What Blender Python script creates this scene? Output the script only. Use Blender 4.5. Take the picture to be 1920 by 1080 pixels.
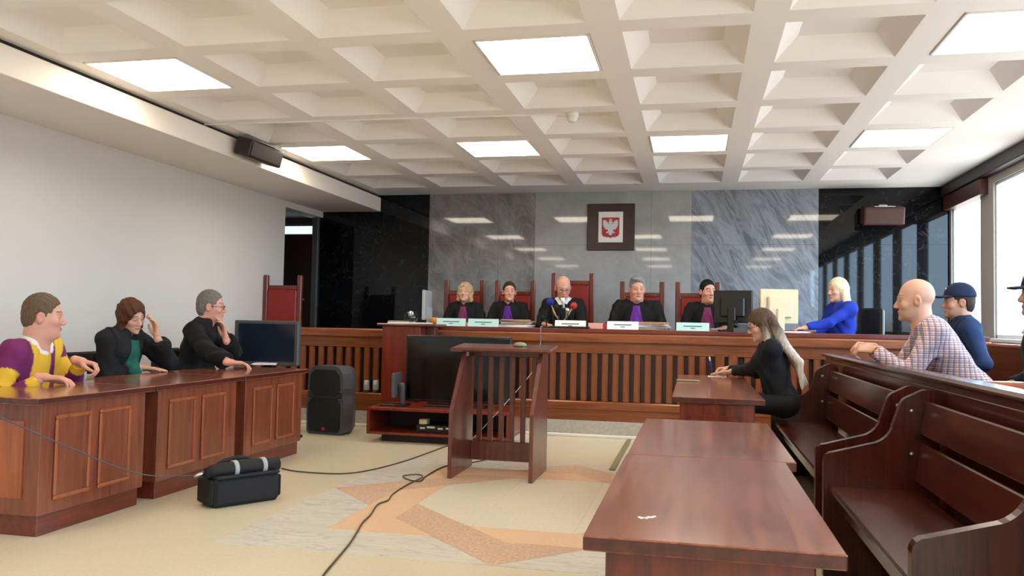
import bpy, bmesh, math, random
import numpy as np
from mathutils import Vector, Matrix
random.seed(7)
scene = bpy.context.scene
COL = scene.collection
for o in list(bpy.data.objects): bpy.data.objects.remove(o)

# ------------------------------------------------------------------ camera
F = 1553.0; CX, CY = 960.0, 540.0; H = 1.18
K = 1.75; ZC = H + K; W = 6.235 * K          # ceiling height, back wall distance
XL = -5.19; XR = 3.01; YB = -5.2             # left wall, window wall, wall behind the camera
def _cam():
    d = lambda x, y: np.array([x - CX, CY - y, -F])
    Y = d(1302, 611); Y /= np.linalg.norm(Y)
    X = -d(-6080, 470); X -= Y * (X @ Y); X /= np.linalg.norm(X)
    return np.array([X, Y, np.cross(X, Y)])
RC = _cam()
cd = bpy.data.cameras.new('camera'); cam = bpy.data.objects.new('camera', cd); COL.objects.link(cam)
m4 = Matrix([list(r) + [0] for r in RC] + [[0, 0, 0, 1]])
cam.matrix_world = Matrix.Translation((0, 0, H)) @ m4
cd.sensor_width = 36; cd.lens = F / 1920 * 36; cd.clip_start = 0.05
scene.camera = cam
def at(px, py, X=None, Y=None, Z=None):
    """photo pixel -> world point on a plane x=X, y=Y or z=Z"""
    d = RC @ np.array([px - CX, CY - py, -F])
    t = X / d[0] if X is not None else Y / d[1] if Y is not None else (Z - H) / d[2]
    return Vector((d[0] * t, d[1] * t, H + d[2] * t))

# ------------------------------------------------------------------ light
SKY = 8.5; LAMP = 8.5
wd = bpy.data.worlds.new('sky'); scene.world = wd; wd.use_nodes = True
bg = wd.node_tree.nodes['Background']; bg.inputs[1].default_value = SKY
_tc = wd.node_tree.nodes.new('ShaderNodeTexCoord'); _sx = wd.node_tree.nodes.new('ShaderNodeSeparateXYZ'); _rp = wd.node_tree.nodes.new('ShaderNodeValToRGB')
wd.node_tree.links.new(_tc.outputs['Generated'], _sx.inputs[0]); wd.node_tree.links.new(_sx.outputs['Z'], _rp.inputs['Fac']); wd.node_tree.links.new(_rp.outputs['Color'], bg.inputs[0])
_rp.color_ramp.elements[0].position = 0.0; _rp.color_ramp.elements[0].color = (.38, .39, .38, 1)      # ground below the horizon
_rp.color_ramp.elements[1].position = 0.02; _rp.color_ramp.elements[1].color = (.53, .76, 1.0, 1)     # bright overcast sky
vs = scene.view_settings
vs.view_transform = 'Standard'; vs.look = 'None'; vs.exposure = 0.64; vs.gamma = 1.0; vs.use_curve_mapping = False
WIN = [(10.84 - 1.445 * i - 1.04, 10.84 - 1.445 * i) for i in range(11)]     # window bays along the right wall
WZ0, WZ1 = 1.10, 2.72
for y0, y1 in WIN:                                                         # daylight portals in the window openings
    ld = bpy.data.lights.new('window_portal', 'AREA'); ld.shape = 'RECTANGLE'; ld.size = y1 - y0; ld.size_y = WZ1 - WZ0
    ld.cycles.is_portal = True
    lo = bpy.data.objects.new('window_portal', ld); COL.objects.link(lo)
    lo.matrix_world = Matrix.Translation((XR + .09, (y0 + y1) / 2, (WZ0 + WZ1) / 2)) @ Matrix(((0, 0, 1, 0), (1, 0, 0, 0), (0, 1, 0, 0), (0, 0, 0, 1)))

# ------------------------------------------------------------------ materials
MAT = {}
def newmat(name):
    m = bpy.data.materials.new(name); m.use_nodes = True; MAT[name] = m
    nt = m.node_tree; b = nt.nodes['Principled BSDF']
    return m, nt, b
def lin(c):
    if isinstance(c, str):
        c = [int(c[i:i + 2], 16) / 255 for i in (1, 3, 5)]
        c = [x / 12.92 if x <= .04045 else ((x + .055) / 1.055) ** 2.4 for x in c]
    return (c[0], c[1], c[2], 1)
def plain(name, c, rough=.5, metal=0, var=.0, scale=8, bump=0, bscale=60, spec=.5, emit=0, coat=0):
    m, nt, b = newmat(name); c = lin(c)
    b.inputs['Base Color'].default_value = c; b.inputs['Roughness'].default_value = rough
    b.inputs['Metallic'].default_value = metal; b.inputs['Specular IOR Level'].default_value = spec
    b.inputs['Coat Weight'].default_value = coat
    tc = nt.nodes.new('ShaderNodeTexCoord')
    if var:
        n = nt.nodes.new('ShaderNodeTexNoise'); n.inputs['Scale'].default_value = scale; n.inputs['Detail'].default_value = 5
        r = nt.nodes.new('ShaderNodeValToRGB')
        r.color_ramp.elements[0].position = .3; r.color_ramp.elements[1].position = .7
        r.color_ramp.elements[0].color = tuple(x * (1 - var) for x in c[:3]) + (1,)
        r.color_ramp.elements[1].color = tuple(min(1, x * (1 + var)) for x in c[:3]) + (1,)
        nt.links.new(tc.outputs['Object'], n.inputs['Vector']); nt.links.new(n.outputs['Fac'], r.inputs['Fac'])
        nt.links.new(r.outputs['Color'], b.inputs['Base Color'])
    if bump:
        n = nt.nodes.new('ShaderNodeTexNoise'); n.inputs['Scale'].default_value = bscale; n.inputs['Detail'].default_value = 4
        bp = nt.nodes.new('ShaderNodeBump'); bp.inputs['Strength'].default_value = bump; bp.inputs['Distance'].default_value = .01
        nt.links.new(tc.outputs['Object'], n.inputs['Vector']); nt.links.new(n.outputs['Fac'], bp.inputs['Height']); nt.links.new(bp.outputs['Normal'], b.inputs['Normal'])
    if emit:
        b.inputs['Emission Color'].default_value = c; b.inputs['Emission Strength'].default_value = emit
    return m
def wood(name, c1, c2, axis='z', rough=.3, scale=1.0, coat=.3):
    m, nt, b = newmat(name)
    tc = nt.nodes.new('ShaderNodeTexCoord'); mp = nt.nodes.new('ShaderNodeMapping')
    s = [14 * scale] * 3; s['xyz'.index(axis)] = .9 * scale; mp.inputs['Scale'].default_value = s
    n = nt.nodes.new('ShaderNodeTexNoise'); n.inputs['Scale'].default_value = 2.2; n.inputs['Detail'].default_value = 7; n.inputs['Roughness'].default_value = .62; n.inputs['Distortion'].default_value = .6
    n2 = nt.nodes.new('ShaderNodeTexNoise'); n2.inputs['Scale'].default_value = 1.3; n2.inputs['Detail'].default_value = 2
    mx = nt.nodes.new('ShaderNodeMath'); mx.operation = 'MULTIPLY_ADD'; mx.inputs[1].default_value = .35
    r = nt.nodes.new('ShaderNodeValToRGB'); r.color_ramp.elements[0].position = .42; r.color_ramp.elements[1].position = .82
    r.color_ramp.elements[0].color = lin(c1); r.color_ramp.elements[1].color = lin(c2)
    L = nt.links.new
    L(tc.outputs['Object'], mp.inputs['Vector']); L(mp.outputs['Vector'], n.inputs['Vector']); L(tc.outputs['Object'], n2.inputs['Vector'])
    L(n2.outputs['Fac'], mx.inputs[0]); L(n.outputs['Fac'], mx.inputs[2]); L(mx.outputs[0], r.inputs['Fac']); L(r.outputs['Color'], b.inputs['Base Color'])
    b.inputs['Roughness'].default_value = rough; b.inputs['Coat Weight'].default_value = coat; b.inputs['Coat Roughness'].default_value = .12
    return m
def marble(name, base, vein, vein2, scale=1.2, amount=.5, rough=.04, stretch=(1, 1, 1), rot=.6, fine=.5):
    m, nt, b = newmat(name); L = nt.links.new
    tc = nt.nodes.new('ShaderNodeTexCoord'); mp = nt.nodes.new('ShaderNodeMapping'); mp.inputs['Scale'].default_value = stretch
    m0 = nt.nodes.new('ShaderNodeMapping'); m0.inputs['Rotation'].default_value = (0, rot, 0); L(tc.outputs['Object'], m0.inputs['Vector'])
    L(m0.outputs['Vector'], mp.inputs['Vector'])
    n = nt.nodes.new('ShaderNodeTexNoise'); n.inputs['Scale'].default_value = scale; n.inputs['Detail'].default_value = 9; n.inputs['Roughness'].default_value = .62; n.inputs['Distortion'].default_value = 1.4
    L(mp.outputs['Vector'], n.inputs['Vector'])
    r = nt.nodes.new('ShaderNodeValToRGB'); e = r.color_ramp.elements
    e[0].position = .36; e[0].color = lin(base); e[1].position = .72; e[1].color = lin(vein)
    L(n.outputs['Fac'], r.inputs['Fac'])
    n2 = nt.nodes.new('ShaderNodeTexNoise'); n2.inputs['Scale'].default_value = scale * 2.1; n2.inputs['Detail'].default_value = 8; n2.inputs['Distortion'].default_value = 2.2
    L(mp.outputs['Vector'], n2.inputs['Vector'])
    a = nt.nodes.new('ShaderNodeMath'); a.operation = 'SUBTRACT'; a.inputs[1].default_value = .5; L(n2.outputs['Fac'], a.inputs[0])
    ab = nt.nodes.new('ShaderNodeMath'); ab.operation = 'ABSOLUTE'; L(a.outputs[0], ab.inputs[0])
    r2 = nt.nodes.new('ShaderNodeValToRGB'); e = r2.color_ramp.elements
    e[0].position = 0; e[0].color = (amount,) * 3 + (1,); e[1].position = .05 * fine * 2; e[1].color = (0, 0, 0, 1)
    L(ab.outputs[0], r2.inputs['Fac'])
    mx = nt.nodes.new('ShaderNodeMix'); mx.data_type = 'RGBA'; L(r2.outputs['Color'], mx.inputs['Factor']); L(r.outputs['Color'], mx.inputs['A']); mx.inputs['B'].default_value = lin(vein2)
    L(mx.outputs['Result'], b.inputs['Base Color']); b.inputs['Roughness'].default_value = rough
    return m
def vcol(name, rough=.7, bump=.25, bscale=90, sheen=0, stretch=None, spec=.3):
    """cloth / skin / hair: colour comes from the mesh's own colour attribute"""
    m, nt, b = newmat(name); L = nt.links.new
    at_ = nt.nodes.new('ShaderNodeAttribute'); at_.attribute_name = 'Col'; L(at_.outputs['Color'], b.inputs['Base Color'])
    b.inputs['Roughness'].default_value = rough; b.inputs['Specular IOR Level'].default_value = spec
    tc = nt.nodes.new('ShaderNodeTexCoord'); mp = nt.nodes.new('ShaderNodeMapping')
    if stretch: mp.inputs['Scale'].default_value = stretch
    n = nt.nodes.new('ShaderNodeTexNoise'); n.inputs['Scale'].default_value = bscale; n.inputs['Detail'].default_value = 3
    bp = nt.nodes.new('ShaderNodeBump'); bp.inputs['Strength'].default_value = bump; bp.inputs['Distance'].default_value = .006
    L(tc.outputs['Object'], mp.inputs['Vector']); L(mp.outputs['Vector'], n.inputs['Vector']); L(n.outputs['Fac'], bp.inputs['Height']); L(bp.outputs['Normal'], b.inputs['Normal'])
    return m

plain('wall_paint', '#cfccc8', .75, bump=.05, bscale=200)
plain('ceiling_paint', '#f6f3ef', .8)
plain('soffit_paint', '#efe9e2', .7)
plain('cream_floor', '#d9ceb4', .22, var=.05, scale=60)
plain('cream_slab', '#e0d8c4', .2, var=.05, scale=45)
plain('peach_slab', '#e2bd9a', .3, var=.06, scale=40)
m = plain('pebble_slab', '#c4a388', .45, var=.26, scale=55, bump=.35, bscale=70)
marble('floor_marble', '#ded9cc', '#d2cdc0', '#a09d96', scale=1.6, amount=.4, rough=.2, stretch=(.5, 2.2, 1), rot=0, fine=.35)
marble('grey_marble', '#666667', '#979699', '#b3b2b4', scale=1.0, amount=.22, stretch=(1.5, 1, .8), rot=.5, fine=.6)
marble('light_marble', '#9a9c9e', '#b0b2b3', '#c4c5c5', scale=1.3, amount=.12, rot=.4, fine=.6)
marble('blue_marble', '#666d78', '#99a2ad', '#c3cad2', scale=1.5, amount=.30, stretch=(1.9, 1, .45), rot=.6, fine=1.1)
marble('black_marble', '#0a0b0d', '#15171a', '#7d8288', scale=.9, amount=.16, rough=.03, rot=.9, fine=.05)
plain('riser_stone', '#b9b6ad', .4, var=.12, scale=30)
plain('white_paint', '#efece6', .4)
wood('edge_dark', '#33130d', '#562519', 'y', .3)
wood('mahogany', '#43150d', '#752f1d', 'z', .28)
wood('mahogany_y', '#43150d', '#752f1d', 'y', .28)
wood('mahogany_x', '#43150d', '#752f1d', 'x', .28)
wood('table_top', '#68301f', '#98583f', 'y', .2, coat=.6)
wood('desk_panel', '#59291a', '#84462e', 'z', .3)
wood('desk_moulding', '#7a3a1d', '#a3582f', 'z', .3)
wood('pew_wood', '#290c07', '#4b1b0e', 'y', .26)
wood('pew_wood_x', '#290c07', '#4b1b0e', 'x', .26)
wood('pew_wood_z', '#290c07', '#4b1b0e', 'z', .26)
wood('oak_x', '#5e2b11', '#965125', 'x', .3)
wood('oak_z', '#552810', '#884a22', 'z', .32)
wood('oak_dark', '#32140a', '#4f2411', 'z', .4)
wood('lectern_wood', '#431f18', '#6f382e', 'z', .28)
wood('red_cabinet', '#5f1c0c', '#852c12', 'z', .3)
wood('chair_wood', '#4b1a0c', '#77301a', 'z', .3)
plain('red_leather', '#84160f', .42, var=.12, scale=12, bump=.08, bscale=120)
plain('brown_box', '#4a2620', .45)
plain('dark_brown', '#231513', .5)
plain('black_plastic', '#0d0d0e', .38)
plain('black_gloss', '#060607', .1)
plain('grille', '#0a0a0b', .75, bump=.5, bscale=500)
plain('grey_plastic', '#4b4c4e', .45)
plain('light_grey', '#a5a9aa', .5)
plain('cream_plastic', '#d8c8a4', .45)
plain('white_plastic', '#e4e4e0', .4)
plain('screen_blue', '#1d2430', .15)
plain('pillar_paint', '#aaa6a0', .7)
plain('trim_dark', '#2a211f', .5)
plain('frame_grey', '#c7c9ca', .4)
plain('paper', '#ece9e2', .7)
plain('paper_grey', '#9c948f', .8, var=.15, scale=30)
plain('file_tan', '#b98f72', .75, var=.12, scale=20)
plain('card_teal', '#b5dcd8', .6)
plain('card_white', '#eeeeec', .6)
plain('ink', '#4a5054', .7)
plain('pink_card', '#e0a79b', .6)
plain('red_plastic', '#a8231b', .45)
plain('blue_foam', '#1d2f86', .9, bump=.3, bscale=300)
plain('gold', '#b48a3c', .3, metal=1)
plain('steel', '#b9bcc0', .28, metal=1)
plain('olive', '#8d8664', .5)
plain('orange', '#c8862e', .4)
plain('bag_cloth', '#14161c', .8, bump=.3, bscale=250)
plain('bag_black', '#0b0b0c', .7, bump=.25, bscale=250)
plain('emblem_red', '#b02a2f', .4)
plain('emblem_white', '#d9d9dc', .4)
plain('cable_black', '#17130f', .6)
plain('cable_grey', '#8d8d90', .5)
plain('strap_grey', '#4a464c', .6)
MAT['black_marble'].node_tree.nodes['Principled BSDF'].inputs['Specular IOR Level'].default_value = .28
plain('cable_brown', '#4a3a25', .6)
plain('frame_brown', '#331b19', .35)
plain('lamp_glow', (1.0, .87, .70), .5, emit=LAMP)
plain('transom_glow', (.75, .9, .88), .5, emit=.7)
vcol('skin', .5, .08, 220, spec=.4)
vcol('cloth', .85, .25, 120)
vcol('robe', .8, .2, 60, spec=.25)
vcol('hair', .6, .3, 60, stretch=(2.5, 2.5, .4), spec=.15)
def strands():
    nt = MAT['hair'].node_tree; L = nt.links.new; b = nt.nodes['Principled BSDF']
    n = [q for q in nt.nodes if q.type == 'TEX_NOISE'][0]; a = [q for q in nt.nodes if q.type == 'ATTRIBUTE'][0]
    mr = nt.nodes.new('ShaderNodeMapRange'); mr.inputs[1].default_value = .3; mr.inputs[2].default_value = .7; mr.inputs[3].default_value = .75; mr.inputs[4].default_value = 1.2
    mx = nt.nodes.new('ShaderNodeVectorMath'); mx.operation = 'SCALE'
    L(n.outputs['Fac'], mr.inputs[0]); L(a.outputs['Color'], mx.inputs[0]); L(mr.outputs[0], mx.inputs['Scale']); L(mx.outputs[0], b.inputs['Base Color'])
strands()
def glassmat():
    m = bpy.data.materials.new('window_glass'); m.use_nodes = True; nt = m.node_tree; nt.nodes.clear(); L = nt.links.new
    o = nt.nodes.new('ShaderNodeOutputMaterial'); t = nt.nodes.new('ShaderNodeBsdfTransparent'); g = nt.nodes.new('ShaderNodeBsdfGlossy'); g.inputs['Roughness'].default_value = .02
    mx = nt.nodes.new('ShaderNodeMixShader'); mx.inputs[0].default_value = .05
    L(t.outputs[0], mx.inputs[1]); L(g.outputs[0], mx.inputs[2]); L(mx.outputs[0], o.inputs[0]); MAT['window_glass'] = m
glassmat()
def plaid():
    m, nt, b = newmat('plaid_shirt'); L = nt.links.new; b.inputs['Roughness'].default_value = .85
    tc = nt.nodes.new('ShaderNodeTexCoord'); sx = nt.nodes.new('ShaderNodeSeparateXYZ'); L(tc.outputs['Object'], sx.inputs[0])
    def stripe(sock, period, width, phase=0):
        a = nt.nodes.new('ShaderNodeMath'); a.operation = 'MULTIPLY_ADD'; a.inputs[1].default_value = 1 / period; a.inputs[2].default_value = phase; L(sock, a.inputs[0])
        f = nt.nodes.new('ShaderNodeMath'); f.operation = 'FRACT'; L(a.outputs[0], f.inputs[0])
        c = nt.nodes.new('ShaderNodeMath'); c.operation = 'LESS_THAN'; c.inputs[1].default_value = width; L(f.outputs[0], c.inputs[0]); return c.outputs[0]
    ad = nt.nodes.new('ShaderNodeMath'); ad.operation = 'MULTIPLY_ADD'; L(sx.outputs['X'], ad.inputs[0]); ad.inputs[1].default_value = 1.0; ad.inputs[2].default_value = 5.0
    cur = None
    base = (.80, .76, .76, 1)
    for sock, per, w, ph, colr, fac in ((sx.outputs['Z'], .028, .38, 0, (.50, .13, .10, 1), .75), (ad.outputs[0], .032, .36, .1, (.10, .11, .28, 1), .65), (sx.outputs['Z'], .028, .16, .45, (.05, .05, .12, 1), .8), (ad.outputs[0], .032, .12, .6, (.50, .13, .10, 1), .6)):
        mx = nt.nodes.new('ShaderNodeMix'); mx.data_type = 'RGBA'
        s = nt.nodes.new('ShaderNodeMath'); s.operation = 'MULTIPLY'; s.inputs[1].default_value = fac; L(stripe(sock, per, w, ph), s.inputs[0]); L(s.outputs[0], mx.inputs['Factor'])
        if cur is None: mx.inputs['A'].default_value = base
        else: L(cur, mx.inputs['A'])
        mx.inputs['B'].default_value = colr; cur = mx.outputs['Result']
    L(cur, b.inputs['Base Color'])
plaid()

# ------------------------------------------------------------------ mesh helpers
def worldloc(o):
    v = Vector(o.location)
    while o.parent: o = o.parent; v = v + Vector(o.location)
    return v
def link_mesh(name, verts, faces, mat, parent=None, smooth=False, loc=None):
    """verts in world coordinates; the object's origin is its parent's origin (or loc)"""
    off = worldloc(parent) if parent else Vector(loc or (0, 0, 0))
    me = bpy.data.meshes.new(name)
    me.from_pydata([(v[0] - off.x, v[1] - off.y, v[2] - off.z) for v in verts], [], [list(f) for f in faces])
    if mat: me.materials.append(MAT[mat])
    if smooth: me.polygons.foreach_set('use_smooth', [True] * len(me.polygons))
    me.update()
    o = bpy.data.objects.new(name, me); COL.objects.link(o)
    if parent: o.parent = parent
    else: o.location = off
    return o
def thing(name, label, cat, loc=(0, 0, 0), group=None):
    o = bpy.data.objects.new(name, None); COL.objects.link(o); o.location = loc; o.empty_display_size = .1
    o['label'] = label; o['category'] = cat
    if group: o['group'] = group
    return o
def tag(o, label, cat, group=None):
    o['label'] = label; o['category'] = cat
    if group: o['group'] = group
    return o
def struct(o): o['kind'] = 'structure'; return o
class MB:
    def __init__(s): s.v = []; s.f = []
    def add(s, v, f):
        n = len(s.v); s.v += [tuple(x) for x in v]; s.f += [[i + n for i in q] for q in f]; return s
    def box(s, x0, x1, y0, y1, z0, z1, M=None):
        v = [Vector(p) for p in ((x0, y0, z0), (x1, y0, z0), (x1, y1, z0), (x0, y1, z0), (x0, y0, z1), (x1, y0, z1), (x1, y1, z1), (x0, y1, z1))]
        if M: v = [M @ p for p in v]
        return s.add(v, [(3, 2, 1, 0), (4, 5, 6, 7), (0, 1, 5, 4), (1, 2, 6, 5), (2, 3, 7, 6), (3, 0, 4, 7)])
    def bbox(s, x0, x1, y0, y1, z0, z1, b=.006, M=None):
        """box with chamfered edges"""
        b = min(b, (x1 - x0) * .45, (y1 - y0) * .45, (z1 - z0) * .45)
        bm = bmesh.new(); bmesh.ops.create_cube(bm, size=1)
        for q in bm.verts: q.co = Vector((x0 + (q.co.x + .5) * (x1 - x0), y0 + (q.co.y + .5) * (y1 - y0), z0 + (q.co.z + .5) * (z1 - z0)))
        bmesh.ops.bevel(bm, geom=bm.edges[:], offset=b, segments=1, affect='EDGES')
        bm.verts.index_update(); v = [M @ q.co if M else q.co.copy() for q in bm.verts]; f = [[q.index for q in p.verts] for p in bm.faces]; bm.free()
        return s.add(v, f)
    def prism(s, pts, axis, a0, a1, M=None):
        """closed outline (2D) extruded along an axis"""
        n = len(pts)
        def mk(p, a): return {'x': (a, p[0], p[1]), 'y': (p[0], a, p[1]), 'z': (p[0], p[1], a)}[axis]
        v = [Vector(mk(p, a0)) for p in pts] + [Vector(mk(p, a1)) for p in pts]
        if M: v = [M @ p for p in v]
        f = [list(range(n)), list(range(2 * n - 1, n - 1, -1))] + [[i, n + i, n + (i + 1) % n, (i + 1) % n] for i in range(n)]
        return s.add(v, f)
    def tube(s, pts, r, seg=8, caps=True):
        pts = [Vector(p) for p in pts]; n = len(pts); rs = r if isinstance(r, (list, tuple)) else [r] * n
        up = Vector((0, 0, 1)); ring = []; v = []
        for i, p in enumerate(pts):
            t = (pts[min(i + 1, n - 1)] - pts[max(i - 1, 0)]).normalized()
            a = t.cross(up) if abs(t.dot(up)) < .95 else t.cross(Vector((1, 0, 0)))
            a.normalize(); b = a.cross(t)
            for k in range(seg):
                w = 2 * math.pi * k / seg; v.append(p + rs[i] * (math.cos(w) * a + math.sin(w) * b))
        f = []
        for i in range(n - 1):
            for k in range(seg):
                k2 = (k + 1) % seg; f.append([i * seg + k, i * seg + k2, (i + 1) * seg + k2, (i + 1) * seg + k])
        if caps: f += [list(range(seg))[::-1], [(n - 1) * seg + k for k in range(seg)]]
        return s.add(v, f)
    def lathe(s, prof, c, seg=20, M=None):
        v = []; f = []
        for r, z in prof:
            for k in range(seg):
                w = 2 * math.pi * k / seg; p = Vector((r * math.cos(w), r * math.sin(w), z)); p = (M @ p) if M else p
                v.append(p + Vector(c))
        for i in range(len(prof) - 1):
            for k in range(seg):
                k2 = (k + 1) % seg; f.append([i * seg + k, i * seg + k2, (i + 1) * seg + k2, (i + 1) * seg + k])
        f += [list(range(seg))[::-1], [(len(prof) - 1) * seg + k for k in range(seg)]]
        return s.add(v, f)
    def build(s, name, mat, parent=None, smooth=False, loc=None): return link_mesh(name, s.v, s.f, mat, parent, smooth, loc)
def box(name, mat, parent, *a, b=.005, M=None):
    return MB().bbox(*a, b=b, M=M).build(name, mat, parent)
def dark_edges(o):
    o.data.materials.append(MAT['edge_dark'])
    for p in o.data.polygons:
        if abs(p.normal.z) < .3: p.material_index = 1
    return o
def copy_tree(o, parent=None, shift=None):
    c = o.copy(); COL.objects.link(c); c.parent = parent
    if shift is not None: c.location = Vector(o.location) + Vector(shift)
    for ch in list(o.children): copy_tree(ch, c)
    return c
def spline(pts, n=8):
    """Catmull-Rom through 3D points"""
    P = [Vector(p) for p in pts]; P = [P[0] * 2 - P[1]] + P + [P[-1] * 2 - P[-2]]; out = []
    for i in range(1, len(P) - 2):
        for k in range(n):
            t = k / n; a, b, c, d = P[i - 1:i + 3]
            out.append(.5 * ((2 * b) + (c - a) * t + (2 * a - 5 * b + 4 * c - d) * t * t + (3 * b - a - 3 * c + d) * t ** 3))
    return out + [P[-2]]
def RZ(c, deg):
    c = Vector(c); return Matrix.Translation(c) @ Matrix.Rotation(math.radians(deg), 4, 'Z') @ Matrix.Translation(-c)

# ================================================================== THE ROOM
# floor with its inlaid star
floor = struct(MB().box(-6.4, 3.4, YB - .2, W + .3, -.12, 0).build('floor', 'cream_floor'))
SC = Vector((-.95, 5.45))
def slab(pts, mat, q=0, h=.0015):
    pts = [Vector(p) for p in pts]
    for _ in range(q): pts = [Vector((-p.y, p.x)) for p in pts]
    c = sum(pts, Vector((0, 0))) / len(pts)
    pts = [p + (c - p).normalized() * .0025 for p in pts]
    MB().prism([(p.x + SC.x, p.y + SC.y) for p in pts], 'z', -.004, h).build('floor_slab', mat, floor)
for q in range(4):
    slab([(-1.5, -1.5), (0, -1.5), (-.44, -1.06), (-1.06, -1.06), (-1.06, -.44), (-1.5, 0)], 'floor_marble', q)
    slab([(-.78, -.32), (-.78, -.72), (0, -1.5), (0, -1.1), (-.32, -.78)], 'pebble_slab', q)
    slab([(-1.06, -.44), (-1.5, 0), (-1.1, 0), (-1.06, -.04)], 'pebble_slab', q)
    slab([(-1.06, -1.06), (-.44, -1.06), (-.78, -.72), (-.78, .32), (-1.06, .04)], 'peach_slab', q)
for x0, x1 in ((-.78, -.30), (-.30, .30), (.30, .78)):
    e = lambda x: min(.78, 1.1 - abs(x))
    xs = [x0] + [x for x in (-.32, .32) if x0 < x < x1] + [x1]
    slab([(x, -e(x)) for x in xs] + [(x, e(x)) for x in xs[::-1]], 'cream_slab')

# walls
DZ = 2.62; DY = 9.80                         # opening in the left wall beside the stone wall
mb = MB().box(XL - .2, XL, YB, DY, 0, ZC + .4).box(XL - .2, XL, DY, W, DZ, ZC + .4)
struct(mb.build('wall_left', 'wall_paint'))
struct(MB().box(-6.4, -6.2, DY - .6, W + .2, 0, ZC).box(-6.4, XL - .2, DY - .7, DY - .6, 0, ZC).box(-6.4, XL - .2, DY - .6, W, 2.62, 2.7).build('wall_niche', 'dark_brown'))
struct(MB().box(-6.4, XR + .4, YB - .2, YB, 0, ZC + .4).build('wall_rear', 'wall_paint'))
wb = struct(MB().box(-6.4, XR + .05, W + .03, W + .2, 0, ZC + .4).build('wall_back', 'dark_brown'))
zz = [0, 1.12, 2.225, ZC]
xx = [(-5.24, -4.9, 'black_marble'), (-4.9, -3.6, 'black_marble'), (-3.6, -2.613, 'grey_marble'), (-2.613, -2.11, 'grey_marble'), (-2.11, -.564, 'light_marble'), (-.564, -.046, 'light_marble'), (-.046, 1.507, 'blue_marble'), (1.507, XR, 'black_marble')]
for x0, x1, mt in xx:
    for a, b in zip(zz[:-1], zz[1:]):
        MB().box(x0 + .001, x1 - .001, W, W + .03, a + .001, b - .001).build('stone_panel', mt, wb)
# door of the niche
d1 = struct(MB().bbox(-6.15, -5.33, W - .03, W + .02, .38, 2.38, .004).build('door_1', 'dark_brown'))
MB().bbox(-6.15, -5.33, W - .025, W + .02, 2.39, 2.5).build('transom', 'transom_glow', d1)
MB().bbox(-5.33, -5.24, W - .05, W + .03, .38, 2.62).build('door_jamb', 'grey_plastic', d1)
MB().lathe([(.0, 0), (.02, .0), (.022, .03), (.012, .05), (0, .055)], (-5.42, W - .085, 1.45), 12, Matrix.Rotation(math.radians(90), 4, 'X')).build('door_knob', 'steel', d1)

# window wall
mb = MB().box(XR, XR + .05, YB, W, 0, WZ0).box(XR, XR + .05, YB, W, WZ1, ZC + .4)
edges = [W] + [e for y0, y1 in WIN for e in (y1, y0)] + [YB]
for a, b in zip(edges[0::2], edges[1::2]): mb.box(XR, XR + .05, b, a, WZ0, WZ1)
struct(mb.build('wall_right', 'pillar_paint'))
for i, (y0, y1) in enumerate(WIN):
    w = struct(MB().bbox(XR - .04, XR + .045, y0, y1, WZ0 - .03, WZ0 + .01).build('window_%d' % (i + 1), 'white_paint'))
    f = MB()
    for a, b, c, d in ((y0, y0 + .025, WZ0 + .01, WZ1), (y1 - .025, y1, WZ0 + .01, WZ1), (y0, y1, WZ0 + .01, WZ0 + .05), (y0, y1, WZ1 - .03, WZ1)):
        f.bbox(XR + .02, XR + .045, a, b, c, d, .004)
    f.build('window_frame', 'frame_grey', w)
    MB().box(XR + .032, XR + .035, y0 + .025, y1 - .025, WZ0 + .05, WZ1 - .03).build('pane', 'window_glass', w)
struct(MB().bbox(XR - .10, XR + .0, YB, W - .002, 2.80, ZC).build('trim_1', 'trim_dark'))
bl = tag(MB().bbox(XR - .08, XR + .06, WIN[0][0] - .25, W - .03, 2.63, 2.80, .01).build('blind_box', 'brown_box', loc=(XR, 10.3, 2.8)), 'brown roller blind box above the window next to black stone wall', 'blind')

# ceiling: ribs, coffers, lamps
PX, OX, X0 = .936, .743, -4.183
PY, OY, YF = .930, .745, 3.23 * K                    # far edge of row 0
cols = [X0 + PX * c for c in range(7)]
rows = [YF + PY * n - OY for n in range(-11, 6)]
xs = sorted([XL, XR] + [v for c in cols for v in (c, c + OX)]); ys = sorted([YB, W] + [v for r in rows for v in (r, r + OY)])
mb = MB(); hole = lambda x, y: any(c < x < c + OX for c in cols) and any(r < y < r + OY for r in rows)
for a, b in zip(xs[:-1], xs[1:]):
    for c, d in zip(ys[:-1], ys[1:]):
        if not hole((a + b) / 2, (c + d) / 2): mb.add([(a, c, ZC), (a, d, ZC), (b, d, ZC), (b, c, ZC)], [(0, 1, 2, 3)])
ceil = struct(mb.build('ceiling', 'ceiling_paint'))
struct(MB().box(-6.4, XR + .4, YB - .2, W + .2, ZC + .4, ZC + .5).build('ceiling_slab', 'ceiling_paint'))
def pan():
    o = OX / 2; i = o * .64; h = .125; r = OY / 2; j = r * .64
    v = [(-o, -r, 0), (o, -r, 0), (o, r, 0), (-o, r, 0), (-i, -j, h), (i, -j, h), (i, j, h), (-i, j, h)]
    return v, [(4, 5, 6, 7), (0, 1, 5, 4), (1, 2, 6, 5), (2, 3, 7, 6), (3, 0, 4, 7)]
v, f = pan()
LIT = {0: (0, 3, 6), 3: (0, 2, 4, 6), -3: (0, 3, 6), -6: (0, 3, 6), -9: (0, 3, 6)}
pan_me = None; lamp = None
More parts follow.
